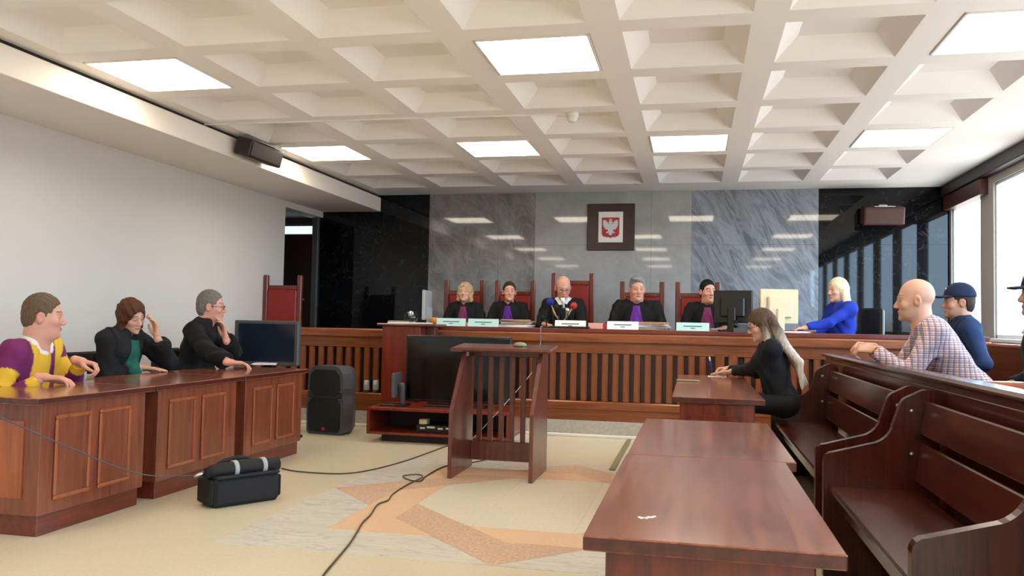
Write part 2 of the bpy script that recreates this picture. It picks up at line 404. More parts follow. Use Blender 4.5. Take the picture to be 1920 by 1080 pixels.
for n, r in zip(range(-11, 6), rows):
    for ci, c in enumerate(cols):
        p = Vector((c + OX / 2, r + OY / 2, ZC))
        if pan_me is None:
            o = MB().add([Vector(q) for q in v], f).build('coffer', 'ceiling_paint', ceil); pan_me = o.data
        else:
            o = bpy.data.objects.new('coffer', pan_me); COL.objects.link(o); o.parent = ceil
        o.location = p
        if ci in LIT.get(n, ()):
            if lamp is None:
                lamp = thing('ceiling_light', '', 'light', p, 'square lamps in the ceiling coffers')
                a, b = OX / 2 - .012, OY / 2 - .012
                MB().bbox(p.x - a + .012, p.x + a - .012, p.y - b + .012, p.y + b - .012, ZC - .004, ZC + .012, .002).build('diffuser', 'lamp_glow', lamp)
                fr = MB()
                for q in ((-a, a, -b, -b + .012), (-a, a, b - .012, b), (-a, -a + .012, -b, b), (a - .012, a, -b, b)): fr.box(p.x + q[0], p.x + q[1], p.y + q[2], p.y + q[3], ZC - .006, ZC + .012)
                fr.build('frame', 'white_paint', lamp); t = lamp
            else:
                t = copy_tree(lamp); t.location = p
            side = {0: 'beside the soffit', 6: 'next to the windows'}.get(ci, 'mid ceiling')
            t['label'] = {3: 'square ceiling lamp, row nearest the stone wall, ', 0: 'square ceiling lamp, second row from the stone wall, '}.get(n, 'square ceiling lamp, %s row from the stone wall, ' % {-3: 'third', -6: 'fourth', -9: 'fifth'}.get(n, '')) + side
            if n == 3 and ci in (2, 4): t['label'] += (', on the soffit side' if ci == 2 else ', on the window side')
# dropped soffit along the left wall with its shadow gap
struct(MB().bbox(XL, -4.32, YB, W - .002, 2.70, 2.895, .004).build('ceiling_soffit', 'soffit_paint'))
struct(MB().box(-4.41, -4.36, YB, W - .002, 2.895, ZC).build('trim_2', 'black_plastic'))  # black strip put in for the shade inside the soffit gap
# conduit and detector
dp = at(1073, 212, Z=ZC)
det = thing('smoke_detector', 'small white smoke detector on the coffered ceiling with a conduit', 'detector', (dp.x, dp.y, ZC))
MB().lathe([(.055, 0), (.055, -.03), (.045, -.035), (.04, -.06), (.028, -.075), (0, -.076)][::-1], (dp.x, dp.y, ZC), 20).build('housing', 'white_plastic', det, True)
MB().tube([(dp.x, dp.y, ZC - .008), (-2.6, dp.y - .06, ZC - .008), (-4.36, dp.y - .1, ZC - .008)], .009, 6).build('conduit', 'white_paint', det)
# loudspeakers
def wallspeaker(label, c, sx, sy, sz, rotz, tilt, mat):
    t = thing('wall_loudspeaker', label, 'loudspeaker', c)
    M = Matrix.Translation(c) @ Matrix.Rotation(math.radians(rotz), 4, 'Z') @ Matrix.Rotation(math.radians(tilt), 4, 'X')
    MB().bbox(-sx / 2, sx / 2, -sy / 2, sy / 2, -sz / 2, sz / 2, .012, M).build('cabinet', mat, t)
    MB().bbox(-sx / 2 + .02, sx / 2 - .02, -sy / 2 - .006, -sy / 2, -sz / 2 + .02, sz / 2 - .02, .003, M).build('grille', mat, t)
    MB().bbox(-.05, .05, -.02, sy / 2 + .12, sz / 2, sz / 2 + .02, .004, M).bbox(-.12, .12, -sy / 2, sy / 2, sz / 2, sz / 2 + .01, .003, M).build('bracket', 'steel', t)
    return t
wallspeaker('dark brown box loudspeaker hanging at the soffit edge', (-4.19, 7.35, 2.80), .62, .17, .17, 90, 14, 'dark_brown')
wallspeaker('reddish brown box loudspeaker high on the black stone wall', (2.21, W - .20, 2.56), .46, .24, .22, 0, 12, 'brown_box')

# ------------------------------------------------------------------ framed emblem on the stone wall
fx0, fx1, fz0, fz1 = -1.40, -.775, 2.15, 2.768
em = thing('emblem_frame', 'square dark wooden board with white eagle on red shield on stone wall', 'emblem', ((fx0 + fx1) / 2, W, fz0))
box('board', 'frame_brown', em, fx0, fx1, W - .03, W - .001, fz0, fz1, b=.006)
px0, px1, pz0, pz1 = -1.25, -.928, 2.255, 2.66
pl = box('plate', 'card_white', em, px0, px1, W - .045, W - .03, pz0, pz1, b=.003)
cx, cz = (px0 + px1) / 2, (pz0 + pz1) / 2 - .005
sh = [(-.115, .13), (.115, .13), (.115, -.085), (.10, -.115), (.06, -.128), (.02, -.13), (0, -.142), (-.02, -.13), (-.06, -.128), (-.10, -.115), (-.115, -.085)]
MB().prism([(cx + x, cz + z) for x, z in sh], 'y', W - .049, W - .045).build('shield', 'emblem_red', pl)
half = [(0, .075), (.012, .085), (.022, .078), (.026, .066), (.038, .060), (.018, .052), (.016, .040), (.03, .046), (.045, .075), (.062, .092), (.082, .098), (.10, .088), (.094, .074), (.104, .062), (.094, .050), (.103, .036), (.090, .026), (.097, .010), (.082, .004), (.084, -.014), (.068, -.014), (.064, -.032), (.048, -.024), (.036, -.034), (.030, -.05), (.052, -.06), (.062, -.078), (.046, -.074), (.036, -.082), (.030, -.07), (.018, -.068), (.028, -.098), (.014, -.092), (0, -.112)]
eg = [(cx + x, cz + z) for x, z in half] + [(cx - x, cz + z) for x, z in half[1:-1][::-1]]
MB().prism(eg, 'y', W - .055, W - .049).build('eagle', 'emblem_white', pl)
cr = [(-.018, .088), (.018, .088), (.024, .110), (.012, .100), (0, .116), (-.012, .100), (-.024, .110)]
MB().prism([(cx + x, cz + z) for x, z in cr], 'y', W - .055, W - .049).build('crown', 'emblem_white', pl)

# ================================================================== JUDGES' BENCH AND PLATFORM
BY = 8.68; PZ = .38                          # bench front, platform floor
pf = struct(MB().box(XL, XR, BY + .10, W, 0, PZ).box(-6.2, XL, DY - .6, W, 0, PZ).build('floor_platform', 'mahogany_x'))
rs = struct(MB().box(XL, XR, BY - .02, BY + .10, 0, .172).build('wall_riser', 'riser_stone'))
struct(MB().bbox(XL, XR, BY - .04, BY - .02, 0, .032).build('baseboard_platform', 'white_paint'))
bench = thing('judges_bench', 'long wooden judges\' bench with vertical slats and orange top rail', 'bench', (-1, BY, .172))
bx0, bx1 = -4.95, 2.75
box('base_board', 'oak_x', bench, bx0, bx1, BY - .015, BY + .06, .172, .285, b=.004)
box('bottom_rail', 'oak_x', bench, bx0, bx1, BY - .035, BY + .06, .285, .372, b=.012)
box('back_board', 'oak_dark', bench, bx0, bx1, BY + .075, BY + .10, .172, 1.06, b=.002)
box('frieze_board', 'oak_x', bench, bx0, bx1, BY - .0, BY + .06, .872, .985, b=.004)
box('top_rail', 'oak_x', bench, bx0, bx1, BY - .045, BY + .10, .985, 1.08, b=.014)
n = 0; sl = None
posts = (-4.6, -3.0, .255, .385, 2.0)
x = bx0 + .03
while x < bx1 - .08:
    if not any(abs(x + .033 - p) < .085 for p in posts):
        if sl is None: sl = box('slat', 'oak_z', bench, x, x + .066, BY + .008, BY + .05, .372, .872, b=.004); sx0 = x
        else:
            o = bpy.data.objects.new('slat', sl.data); COL.objects.link(o); o.parent = bench; o.location = (x - sx0, random.uniform(-.002, .002), 0)
    x += .1105
for p in posts: box('post', 'oak_z', bench, p - .045, p + .045, BY - .008, BY + .06, .372, .90, b=.005)
TZ = 1.128
wt = tag(box('bench_worktop', 'mahogany_x', None, -2.72, 2.75, BY + .02, BY + .58, 1.081, TZ, b=.006), 'dark red worktop running along the top of the judges\' bench', 'worktop')
box('shelf_support', 'oak_dark', bench, -2.70, 2.73, BY + .102, BY + .14, PZ, 1.081, b=.004)
# sockets on the bench front
for px, py, lb in ((587, 716, 'small grey socket on the bench front, on the desk side of the loudspeaker'), (688, 722, 'small grey socket on the bench front, between loudspeaker and red cabinet'), (705, 722, 'small grey socket on the bench front, touching the red cabinet side')):
    c = at(px, py, Y=BY - .01)
    s = thing('wall_socket', lb, 'socket', c, 'grey sockets on the bench front')
    box('plate', 'light_grey', s, c.x - .03, c.x + .03, BY - .03, BY + .007, c.z - .055, c.z + .055, b=.008)
    box('cover', 'frame_grey', s, c.x - .022, c.x + .022, BY - .042, BY - .03, c.z + .0, c.z + .045, b=.006)

# ------------------------------------------------------------------ high-backed chairs
def high_chair(name, label, x, y, z, w, hp, hb, ry=0, group='red high-backed chairs'):
    """faces -Y; hp post height, hb panel top"""
    t = thing(name, label, 'chair', (x, y, z), group)
    M = RZ((x, y, z), ry); a = w / 2
    for s in (-1, 1):
        MB().bbox(x + s * a - .028, x + s * a + .028, y + .0, y + .055, z, z + hp, .008, M).build('back_post', 'chair_wood', t)
        MB().bbox(x + s * a - .03, x + s * a + .03, y - .46, y - .405, z, z + .66, .008, M).build('front_leg', 'chair_wood', t)
        MB().bbox(x + s * a - .035, x + s * a + .035, y - .48, y + .02, z + .66, z + .70, .012, M).build('armrest', 'chair_wood', t)
        MB().bbox(x + s * a - .02, x + s * a + .02, y - .41, y + .005, z + .34, z + .42, .004, M).build('side_rail', 'chair_wood', t)
    MB().bbox(x - a + .028, x + a - .028, y - .45, y - .415, z + .34, z + .42, .004, M).build('front_rail', 'chair_wood', t)
    MB().bbox(x - a + .03, x + a - .03, y - .46, y + .0, z + .42, z + .485, .02, M).build('seat', 'red_leather', t)
    MB().bbox(x - a + .02, x + a - .02, y + .01, y + .045, z + hb - .05, z + hb, .006, M).build('top_rail', 'chair_wood', t)
    MB().bbox(x - a + .03, x + a - .03, y - .005, y + .05, z + .50, z + hb - .05, .015, M).build('back_panel', 'red_leather', t)
    return t
CY_ = 9.86
for nm, l, p0, p1, hp, hb in (('a', 'red leather high-backed chair behind the judge with blond bob', 833, 908, 1.31, 1.18), ('b', 'red leather high-backed chair behind the judge with dark hair tied back', 928, 1003, 1.31, 1.18), ('c', 'tallest red leather chair, behind the bald presiding judge with chain', 1034, 1113, 1.405, 1.315), ('d', 'red leather high-backed chair behind the grey-haired judge', 1163, 1245, 1.31, 1.18), ('e', 'red leather high-backed chair beside the black monitor, behind dark-haired judge', 1267, 1350, 1.31, 1.18)):
    a = at(p0 + 4, 540, Y=CY_).x; b = at(p1 - 4, 540, Y=CY_).x
    high_chair('high_back_chair', l, (a + b) / 2, CY_, PZ, b - a, hp, hb)
high_chair('high_back_chair', 'empty red leather high-backed chair by the doorway, behind the dark screen', -4.93, 9.28, PZ, .45, 1.325, 1.20, 0)

# ------------------------------------------------------------------ left desks
DX = -3.36; DZ_ = .735
def panel_frame(t, X, y0, y1, z0, z1):
    """raised panel with moulding on a face x=X looking +X"""
    p = MB().prism([(y0, z0), (y1, z0), (y1, z1), (y0, z1)], 'x', X, X + .006).build('door_panel', 'desk_panel', t)
    m = MB(); w = .022
    for a, b, c, d in ((y0 - w, y1 + w, z0 - w, z0), (y0 - w, y1 + w, z1, z1 + w), (y0 - w, y0, z0, z1), (y1, y1 + w, z0, z1)): m.bbox(X - .002, X + .014, a, b, c, d, .006)
    m.build('moulding', 'desk_moulding', p)
def left_desk(label, y0, y1):
    t = thing('counsel_desk', label, 'desk', (DX - .35, (y0 + y1) / 2, 0), 'panelled desks along the left side')
    dark_edges(box('desk_top', 'table_top', t, DX - .78, DX + .03, y0 - .03, y1 + .03, DZ_ - .035, DZ_, b=.004))
    box('body', 'desk_panel', t, DX - .60, DX, y0 + .03, y1 - .03, .11, DZ_ - .035, b=.004)
    box('plinth', 'mahogany_y', t, DX - .55, DX - .02, y0 + .05, y1 - .05, 0, .11, b=.003)
    w = (y1 - y0 - .06)
    for k in (0, 1):
        a = y0 + .03 + w * (.14 + .40 * k); panel_frame(t, DX, a, a + w * .27, .20, .61)
    # end panel seen from the near end
    e = MB().prism([(DX - .52, .20), (DX - .10, .20), (DX - .10, .61), (DX - .52, .61)], 'y', y0 + .022, y0 + .03).build('end_panel', 'desk_moulding', t)
    return t
left_desk('brown panelled desk in front of man in yellow and purple shirt', 3.73, 4.64)
left_desk('brown panelled desk in front of woman with green jabot', 4.71, 5.70)
left_desk('brown panelled desk in front of man with glasses, next to the dark screen', 5.77, 6.77)
# things on them
def on_desk(px, py): p = at(px, py, Z=DZ_); return p
c = on_desk(157, 712)
t = thing('glue_stick', 'small pale blue tube standing on the desk beside yellow box', 'tube', c)
MB().lathe([(.016, 0), (.017, .002), (.017, .055), (.014, .058)], c, 14).build('tube_body', 'light_grey', t, True)
MB().lathe([(.0175, .058), (.0175, .085), (.014, .09)], c, 14).build('cap', 'screen_blue', t, True)
c2 = c + Vector((-.05, .06, 0))
tag(box('small_box', 'olive', None, c2.x - .03, c2.x + .03, c2.y - .06, c2.y + .07, DZ_, DZ_ + .03, b=.006), 'small olive yellow box lying behind the pale tube', 'box')
def sheets(name, label, cat, c, w, d, h, rot, mat, n=3, group=None):
    t = thing(name, label, cat, c, group)
    for i in range(n):
        M = RZ(c, rot + random.uniform(-9, 9)); z = c.z + h * i / n
        MB().bbox(c.x - w / 2, c.x + w / 2, c.y - d / 2, c.y + d / 2, z, z + h / n - .0006, .001, M).build('sheet', mat, t)
    return t
c = on_desk(497, 683); sheets('paper_sheets', 'loose white papers under the hand of the man with glasses', 'papers', c, .21, .29, .012, 20, 'paper', 4)
c = on_desk(303, 694); sheets('note_card', 'small white card beside hand of woman with green jabot', 'card', c, .09, .13, .003, 30, 'paper', 1)

# dark screen behind the third desk
YS = 7.35
a = at(440, 600, Y=YS); b = at(560, 602, Y=YS)
t = thing('display_screen', 'wide dark blue-grey flat screen standing behind the third desk', 'screen', ((a.x + b.x) / 2, YS, 0))
box('housing', 'grey_plastic', t, a.x, b.x, YS, YS + .06, .72, a.z, b=.008)
box('screen_glass', 'screen_blue', t, a.x + .045, b.x - .035, YS - .003, YS + .002, .755, a.z - .03, b=.001)
box('column', 'black_plastic', t, (a.x + b.x) / 2 - .05, (a.x + b.x) / 2 + .05, YS + .06, YS + .11, .03, .95)
box('foot', 'black_plastic', t, (a.x + b.x) / 2 - .28, (a.x + b.x) / 2 + .28, YS - .12, YS + .28, 0, .03)

# ------------------------------------------------------------------ tables in front and the writing desk
def front_table(label, y0, y1, x0, x1, z, name='long_table'):
    t = thing(name, label, 'table', ((x0 + x1) / 2, (y0 + y1) / 2, 0), 'brown tables in a row')
    dark_edges(box('table_top', 'table_top', t, x0, x1, y0, y1, z - .032, z, b=.003))
    for q in (y0 + .03, y1 - .06): box('end_panel', 'mahogany', t, x0 + .045, x1 - .055, q, q + .03, 0, z - .032, b=.004)
    box('modesty_panel', 'mahogany_y', t, x0 + .05, x0 + .075, y0 + .06, y1 - .06, .10, z - .032, b=.004)
    box('foot_rail', 'mahogany_y', t, x1 - .12, x1 - .08, y0 + .06, y1 - .06, .10, .16, b=.004)
    return t
front_table('brown table with a white scuff mark on its glossy top', 1.755, 2.893, -.225, .300, .735)
front_table('brown table standing between the scuffed table and the writing desk', 2.900, 4.02, -.222, .335, .735)
tb = bpy.data.objects['long_table']
mk = MB()
for i in range(9):
    c = at(1199 + i * 3.4, 970 + random.uniform(-2, 2), Z=.7352); mk.bbox(c.x - .004, c.x + .005, c.y - .003, c.y + .004, .7351, .7358, .0002, RZ(c, random.uniform(0, 90)))
mk.build('scuff_mark', 'paper', tb)
DKZ = .765
t = front_table('brown writing desk under the arms of the long-haired woman', 4.95, 7.2, -.125, .40, DKZ, 'writing_desk')
pn = box('front_panel', 'mahogany', t, -.02, .26, 4.965, 4.982, .30, .66, b=.004)
c = at(1290, 715, Z=DKZ)
tag(MB().bbox(c.x - .085, c.x + .085, c.y - .03, c.y + .03, DKZ, DKZ + .012, .005, RZ(c, -8)).build('glasses_case', 'olive', loc=c), 'flat olive case lying at the edge of the writing desk', 'case')

# ------------------------------------------------------------------ pews
def arc(c, r, a0, a1, n=6): return [(c[0] + r * math.cos(math.radians(a0 + (a1 - a0) * i / n)), c[1] + r * math.sin(math.radians(a0 + (a1 - a0) * i / n))) for i in range(n + 1)]
def pew(label, y0, y1, dx=0):
    t = thing('wooden_pew', label, 'pew', (.85 + dx, (y0 + y1) / 2, 0), 'dark wooden pews')
    prof = [(1.12, 0), (1.12, .84)] + arc((1.065, .845), .055, 0, 110) + [(.995, .87)] + arc((1.02, .80), .075, 130, 172, 4) + [(.915, .72)] + arc((.80, .76), .125, -20, -68, 5)[0:] + [(.70, .603), (.655, .59)] + arc((.655, .545), .045, 90, 180, 4) + [(.61, 0)]
    for q in (y0, y1 - .045):
        e = MB().prism([(x + dx, z) for x, z in prof], 'y', q, q + .045).build('end_panel', 'pew_wood_z', t)
        for bx_, bz in ((.70, .37), (1.0, .80), (1.0, .60)):
            MB().lathe([(.010, 0), (.008, .006), (0, .008)], (bx_ + dx, q, bz), 8, Matrix.Rotation(math.radians(90), 4, 'X')).build('bolt', 'steel', e)
    box('seat', 'pew_wood', t, .635 + dx, 1.03 + dx, y0 + .045, y1 - .045, .40, .43, b=.008)
    box('apron', 'pew_wood', t, .69 + dx, .715 + dx, y0 + .045, y1 - .045, .30, .40, b=.004)
    for za, zb, xa, xb in ((.69, .85, 1.035, 1.075), (.475, .655, 1.01, 1.05)):
        M = Matrix.Translation((xa + dx, 0, za)) @ Matrix.Rotation(math.radians(9), 4, 'Y')
        MB().bbox(0, .028, y0 + .045, y1 - .045, 0, zb - za, .006, M).build('back_slat', 'pew_wood', t)
    return t
pew('empty dark brown pew with two back slats beside the scuffed table', 2.58, 4.27, .0)
pew('dark brown pew on which the long-haired woman sits', 4.50, 7.05, .0)

# ------------------------------------------------------------------ dock
dk = thing('dock_barrier', 'dark wooden dock barrier with a polished handrail behind the pews', 'barrier', (1.2, 5, 0))
box('barrier_panel', 'pew_wood', dk, 1.155, 1.20, 1.2, 7.9, 0, .925, b=.004)
box('handrail', 'pew_wood', dk, 1.125, 1.245, 1.15, 7.95, .925, .962, b=.014)
box('apron_board', 'pew_wood', dk, 1.14, 1.155, 1.2, 7.9, .74, .90, b=.004)
pt = thing('dock_partition', 'low dark wooden partition with light edge across the dock', 'partition', (2, 4.4, 0))
box('partition_panel', 'pew_wood_x', pt, 1.205, 2.98, 4.40, 4.44, 0, .905, b=.004)
box('cap_rail', 'desk_moulding', pt, 1.25, 2.98, 4.37, 4.47, .905, .94, b=.010)
struct(MB().bbox(1.205, XR - .002, 4.445, 7.9, 0, .22).build('floor_dock', 'mahogany_y'))
db = thing('dock_bench', 'dark wooden dock bench with high backrest under the windows', 'bench', (2.1, 6.2, .22))
box('seat', 'pew_wood', db, 1.72, 2.45, 4.55, 7.85, .62, .655, b=.008)
box('seat_front', 'pew_wood', db, 1.80, 1.83, 4.6, 7.8, .22, .62, b=.004)
box('backrest', 'pew_wood', db, 2.46, 2.50, 4.55, 7.85, .22, 1.05, b=.004)
box('back_cap', 'desk_moulding', db, 2.43, 2.53, 4.55, 7.88, 1.05, 1.08, b=.010)

# ------------------------------------------------------------------ lectern
lx0, lx1, ly0, ly1 = -1.80, -1.15, 6.02, 6.62
lc = thing('witness_lectern', 'slatted reddish brown witness stand in the middle of the floor', 'lectern', ((lx0 + lx1) / 2, 6.3, 0))
for q in (lx0, lx1 - .03):
    MB().prism([(ly0, 0), (ly1, 0), (ly1, .955), (ly1 - .24, .955), (ly0 + .01, .50)], 'x', q, q + .03).build('side_panel', 'lectern_wood', lc)
box('bottom_board', 'lectern_wood', lc, lx0 + .03, lx1 - .03, ly1 - .055, ly1 - .03, .06, .215, b=.004)
box('top_batten', 'lectern_wood', lc, lx0 + .03, lx1 - .03, ly1 - .06, ly1 - .025, .90, .955, b=.004)
for i in range(6):
    x = lx0 + .03 + (lx1 - lx0 - .06) * (i + .72) / 6.5
    box('slat', 'lectern_wood', lc, x - .021, x + .021, ly1 - .052, ly1 - .032, .215, .90, b=.003)
M = Matrix.Translation(((lx0 + lx1) / 2, ly1 - .15, .972)) @ Matrix.Rotation(math.radians(4), 4, 'X')
MB().bbox(-.405, .405, -.20, .19, -.016, .016, .014, M).build('top_board', 'lectern_wood', lc)
c = at(877, 662, X=lx0 + .031)
box('sticker', 'white_plastic', lc, lx0 + .03, lx0 + .033, c.y - .03, c.y + .03, c.z - .022, c.z + .022, b=.001)
c = Vector((-1.36, 6.50, .991))
tag(MB().lathe([(.055, 0), (.052, .015), (.035, .028), (0, .034)], c, 18).build('table_buzzer', 'olive', smooth=True, loc=c), 'flat round olive object lying on the witness stand', 'object')

# ------------------------------------------------------------------ television, stand, cabinet
st = thing('tv_stand', 'low reddish brown open television stand with black players inside', 'stand', (-2.4, 7.9, 0))
sx0, sx1, sy0, sy1 = -3.10, -1.68, 7.60, 8.18
box('top_board', 'red_cabinet', st, sx0, sx1, sy0, sy1, .305, .335, b=.004)
box('bottom_board', 'red_cabinet', st, sx0, sx1, sy0, sy1, .075, .10, b=.004)
for q in (sx0, sx1 - .03): box('side_board', 'red_cabinet', st, q, q + .03, sy0, sy1, .10, .305, b=.003)
box('back_board', 'dark_brown', st, sx0 + .03, sx1 - .03, sy1 - .02, sy1, .10, .305, b=.002)
box('plinth', 'dark_brown', st, sx0 + .12, sx1 - .08, sy0 + .10, sy1 - .03, 0, .075, b=.003)
dv = thing('disc_player', 'black disc player with pale buttons inside the television stand', 'player', (-2.3, 7.8, .10))
box('case', 'black_plastic', dv, -2.62, -2.12, 7.68, 8.02, .10, .175, b=.004)
for i, (u, w, h0) in enumerate(((-2.58, .05, .135), (-2.51, .08, .145), (-2.40, .05, .135), (-2.32, .06, .14), (-2.22, .05, .13))): box('button', 'cream_plastic', dv, u, u + w, 7.674, 7.681, h0, h0 + .018, b=.002)
box('feet', 'black_plastic', dv, -2.6, -2.14, 7.7, 8.0, .0995, .1005, b=.0002)
c = Vector((-2.56, 7.8, .175)); tag(MB().bbox(-2.60, -2.52, 7.70, 7.80, .1752, .225, .006).build('adapter', 'cream_plastic', loc=c), 'cream power adapter on top of the disc player', 'adapter')
tv = thing('television', 'large black flat television on the low stand behind the lectern', 'television', (-2.29, 7.95, .335))
box('housing', 'black_plastic', tv, -2.83, -1.75, 7.93, 7.99, .375, 1.035, b=.008)
box('screen', 'black_gloss', tv, -2.81, -1.77, 7.926, 7.931, .40, 1.015, b=.001)
box('neck', 'black_plastic', tv, -2.38, -2.20, 7.955, 8.0, .35, .42, b=.004)
box('foot', 'black_plastic', tv, -2.60, -1.98, 7.84, 8.10, .335, .352, b=.004)
mo = thing('side_monitor', 'small grey monitor on the television stand, seen edge-on', 'monitor', (-2.88, 7.82, .335))
M = RZ((-2.88, 7.82, 0), 4)
MB().bbox(-2.895, -2.865, 7.68, 7.96, .42, .66, .006, M).build('panel', 'grey_plastic', mo)
MB().bbox(-2.865, -2.80, 7.80, 7.84, .50, .56, .012, M).build('hinge', 'grey_plastic', mo)
MB().bbox(-2.835, -2.80, 7.79, 7.85, .35, .54, .006, M).build('neck', 'grey_plastic', mo)
MB().bbox(-3.02, -2.76, 7.73, 7.92, .335, .352, .006, M).build('foot', 'black_plastic', mo)
rc = thing('tall_cabinet', 'tall narrow reddish cabinet in front of the judges\' bench', 'cabinet', (-3, 8.42, 0))
box('body', 'red_cabinet', rc, -3.22, -2.80, 8.27, 8.60, 0, 1.118, b=.004)
box('top_board', 'mahogany_x', rc, -3.27, -2.62, 8.23, 8.62, 1.118, 1.145, b=.006)
box('side_block', 'mahogany', rc, -2.80, -2.70, 8.45, 8.60, .90, 1.118, b=.004)
# PA loudspeaker
sp = Vector((-3.655, 8.07, 0)); M = Matrix.Translation(sp) @ Matrix.Rotation(math.radians(-9), 4, 'Z')
ps = thing('pa_speaker', 'black and grey moulded PA loudspeaker standing on the floor', 'loudspeaker', sp)
out = [(-.185, .0), (.185, .0), (.215, .03), (.222, .32), (.20, .40), (.215, .47), (.205, .62), (.16, .685), (.10, .70), (-.10, .70), (-.16, .685), (-.205, .62), (-.215, .47), (-.20, .40), (-.222, .32), (-.215, .03)]
bk = [(x * .62, .03 + z * .93) for x, z in out]
v = [Vector((x, -.17, z)) for x, z in out] + [Vector((x, .02, z)) for x, z in out] + [Vector((x, .20, z)) for x, z in bk]
nn = len(out); f = [list(range(nn)), list(range(3 * nn - 1, 2 * nn - 1, -1))]
for r in (0, 1): f += [[r * nn + i, (r + 1) * nn + i, (r + 1) * nn + (i + 1) % nn, r * nn + (i + 1) % nn] for i in range(nn)]
MB().add([M @ q for q in v], f).build('cabinet', 'grey_plastic', ps)
g1 = [(-.16, .03), (.16, .03), (.185, .06), (.19, .31), (.14, .375), (-.14, .375), (-.19, .31), (-.185, .06)]
g2 = [(-.12, .39), (.12, .39), (.18, .46), (.17, .60), (.12, .66), (-.12, .66), (-.17, .60), (-.18, .46)]
for g in (g1, g2): MB().prism(g, 'y', -.185, -.165, M).build('grille', 'grille', ps)
for s in (-1, 1):
    for i in range(3): MB().bbox(min(s * .15, s * .21), max(s * .15, s * .21), -.182, -.168, .375 + i * .022, .385 + i * .022, .003, M).build('vent_rib', 'black_plastic', ps)
MB().prism([(-.02, .045), (.02, .045), (.02, .075), (-.02, .075)], 'y', -.189, -.184, M).build('badge', 'red_plastic', ps)
# bag
bc = Vector((-2.83, 4.86, 0)); M = Matrix.Translation(bc) @ Matrix.Rotation(math.radians(57), 4, 'Z') @ Matrix.Diagonal((.74, .80, .86, 1))
bg_ = thing('equipment_bag', 'black equipment bag with a tripod strapped on top, lying on the floor', 'bag', bc)
MB().bbox(-.30, .30, -.14, .14, 0, .215, .03, M).build('body', 'bag_cloth', bg_)
MB().bbox(-.33, -.29, -.12, .12, .02, .20, .015, M).build('end_pocket', 'bag_black', bg_); MB().bbox(.29, .32, -.12, .12, .03, .19, .012, M).build('end_pocket', 'bag_black', bg_)
MB().bbox(-.29, .29, -.15, .02, .205, .225, .008, M).build('lid', 'bag_cloth', bg_)
tr = MB().tube([M @ Vector((-.34, -.05, .25)), M @ Vector((-.28, -.05, .255)), M @ Vector((.0, -.05, .262)), M @ Vector((.32, -.05, .258))], [.03, .044, .05, .042], 14).build('tripod_roll', 'bag_black', bg_, True)
for u in (-.09, .17): MB().tube([M @ Vector((u - .018, -.05, .26)), M @ Vector((u + .018, -.05, .26))], .053, 16).build('strap_band', 'light_grey', tr, True)
MB().tube([M @ Vector((-.43, -.03, .235)), M @ Vector((-.34, -.04, .25))], [.008, .016], 10).build('tripod_foot', 'steel', tr, True)
MB().tube(spline([M @ Vector(p) for p in ((-.26, .09, .20), (-.14, .08, .29), (.0, .07, .315), (.12, .08, .29), (.24, .09, .20))]), .016, 8).build('handle', 'bag_black', bg_, True)
MB().bbox(-.12, .10, .02, .12, .20, .265, .03, M).build('folded_flap', 'bag_black', bg_)

# cables on the floor
def cable(label, pts, mat, r=.0052, name='floor_cable', group=None):
    pts = spline(pts, 8)
    return tag(MB().tube(pts, r, 6).build(name, mat, smooth=True, loc=pts[0]), label, 'cable', group)
g = lambda px, py, z=.008: at(px, py, Z=z)
cable('thin dark cable curving across the floor from the bag to television stand', [g(528, 878), g(560, 884), g(640, 888), g(700, 880), g(760, 864), g(800, 850), g(838, 836), g(880, 822)], 'cable_brown')
lp = g(778, 898)
cable('dark cable with a loop running from the witness stand across the inlaid star', [g(930, 858), g(880, 868), g(835, 874), g(800, 892), g(788, 902), Vector((lp.x - .03, lp.y - .06, .012)), Vector((lp.x - .10, lp.y + .02, .02)), Vector((lp.x - .02, lp.y + .10, .022)), Vector((lp.x + .05, lp.y + .02, .02)), g(765, 908), g(737, 926), g(728, 938), g(708, 946), g(695, 965), g(680, 980), g(668, 1000), g(655, 1020), g(630, 1050), g(606, 1079), g(590, 1110)], 'cable_brown')
p0 = at(0, 782, X=-3.20); p1 = at(120, 835, X=-3.14); p2 = at(260, 888, X=-3.08); p3 = M @ Vector((-.43, -.03, .237))
cable('long thin strap hanging from off the desk to the equipment bag', [p0 + (p0 - p1) * .8, p0, p1, p2, p3], 'strap_grey', .004, 'hanging_strap')
w0 = at(1013, 648, Y=BY - .07); w1 = at(1003, 690, Y=8.3); w2 = at(940, 765, Y=7.55)
cable('thin pale cable hanging from bench top behind the witness stand', [Vector((w0.x, BY + .05, TZ + .012)), Vector((w0.x, BY - .06, TZ + .0)), w0, w1, w2, at(880, 828, Y=7.5), at(850, 842, Z=.006)], 'cable_grey', .0045, 'hanging_cable')
a, b = at(1195, 820, Z=0), at(1155, 880, Z=0)
tag(MB().bbox(-.66, -.615, 6.75, 8.55, .0, .02, .006).build('cable_duct', 'olive', loc=(-.64, 7.6, 0)), 'long flat olive-grey cable duct on the floor beside the writing desk', 'duct')

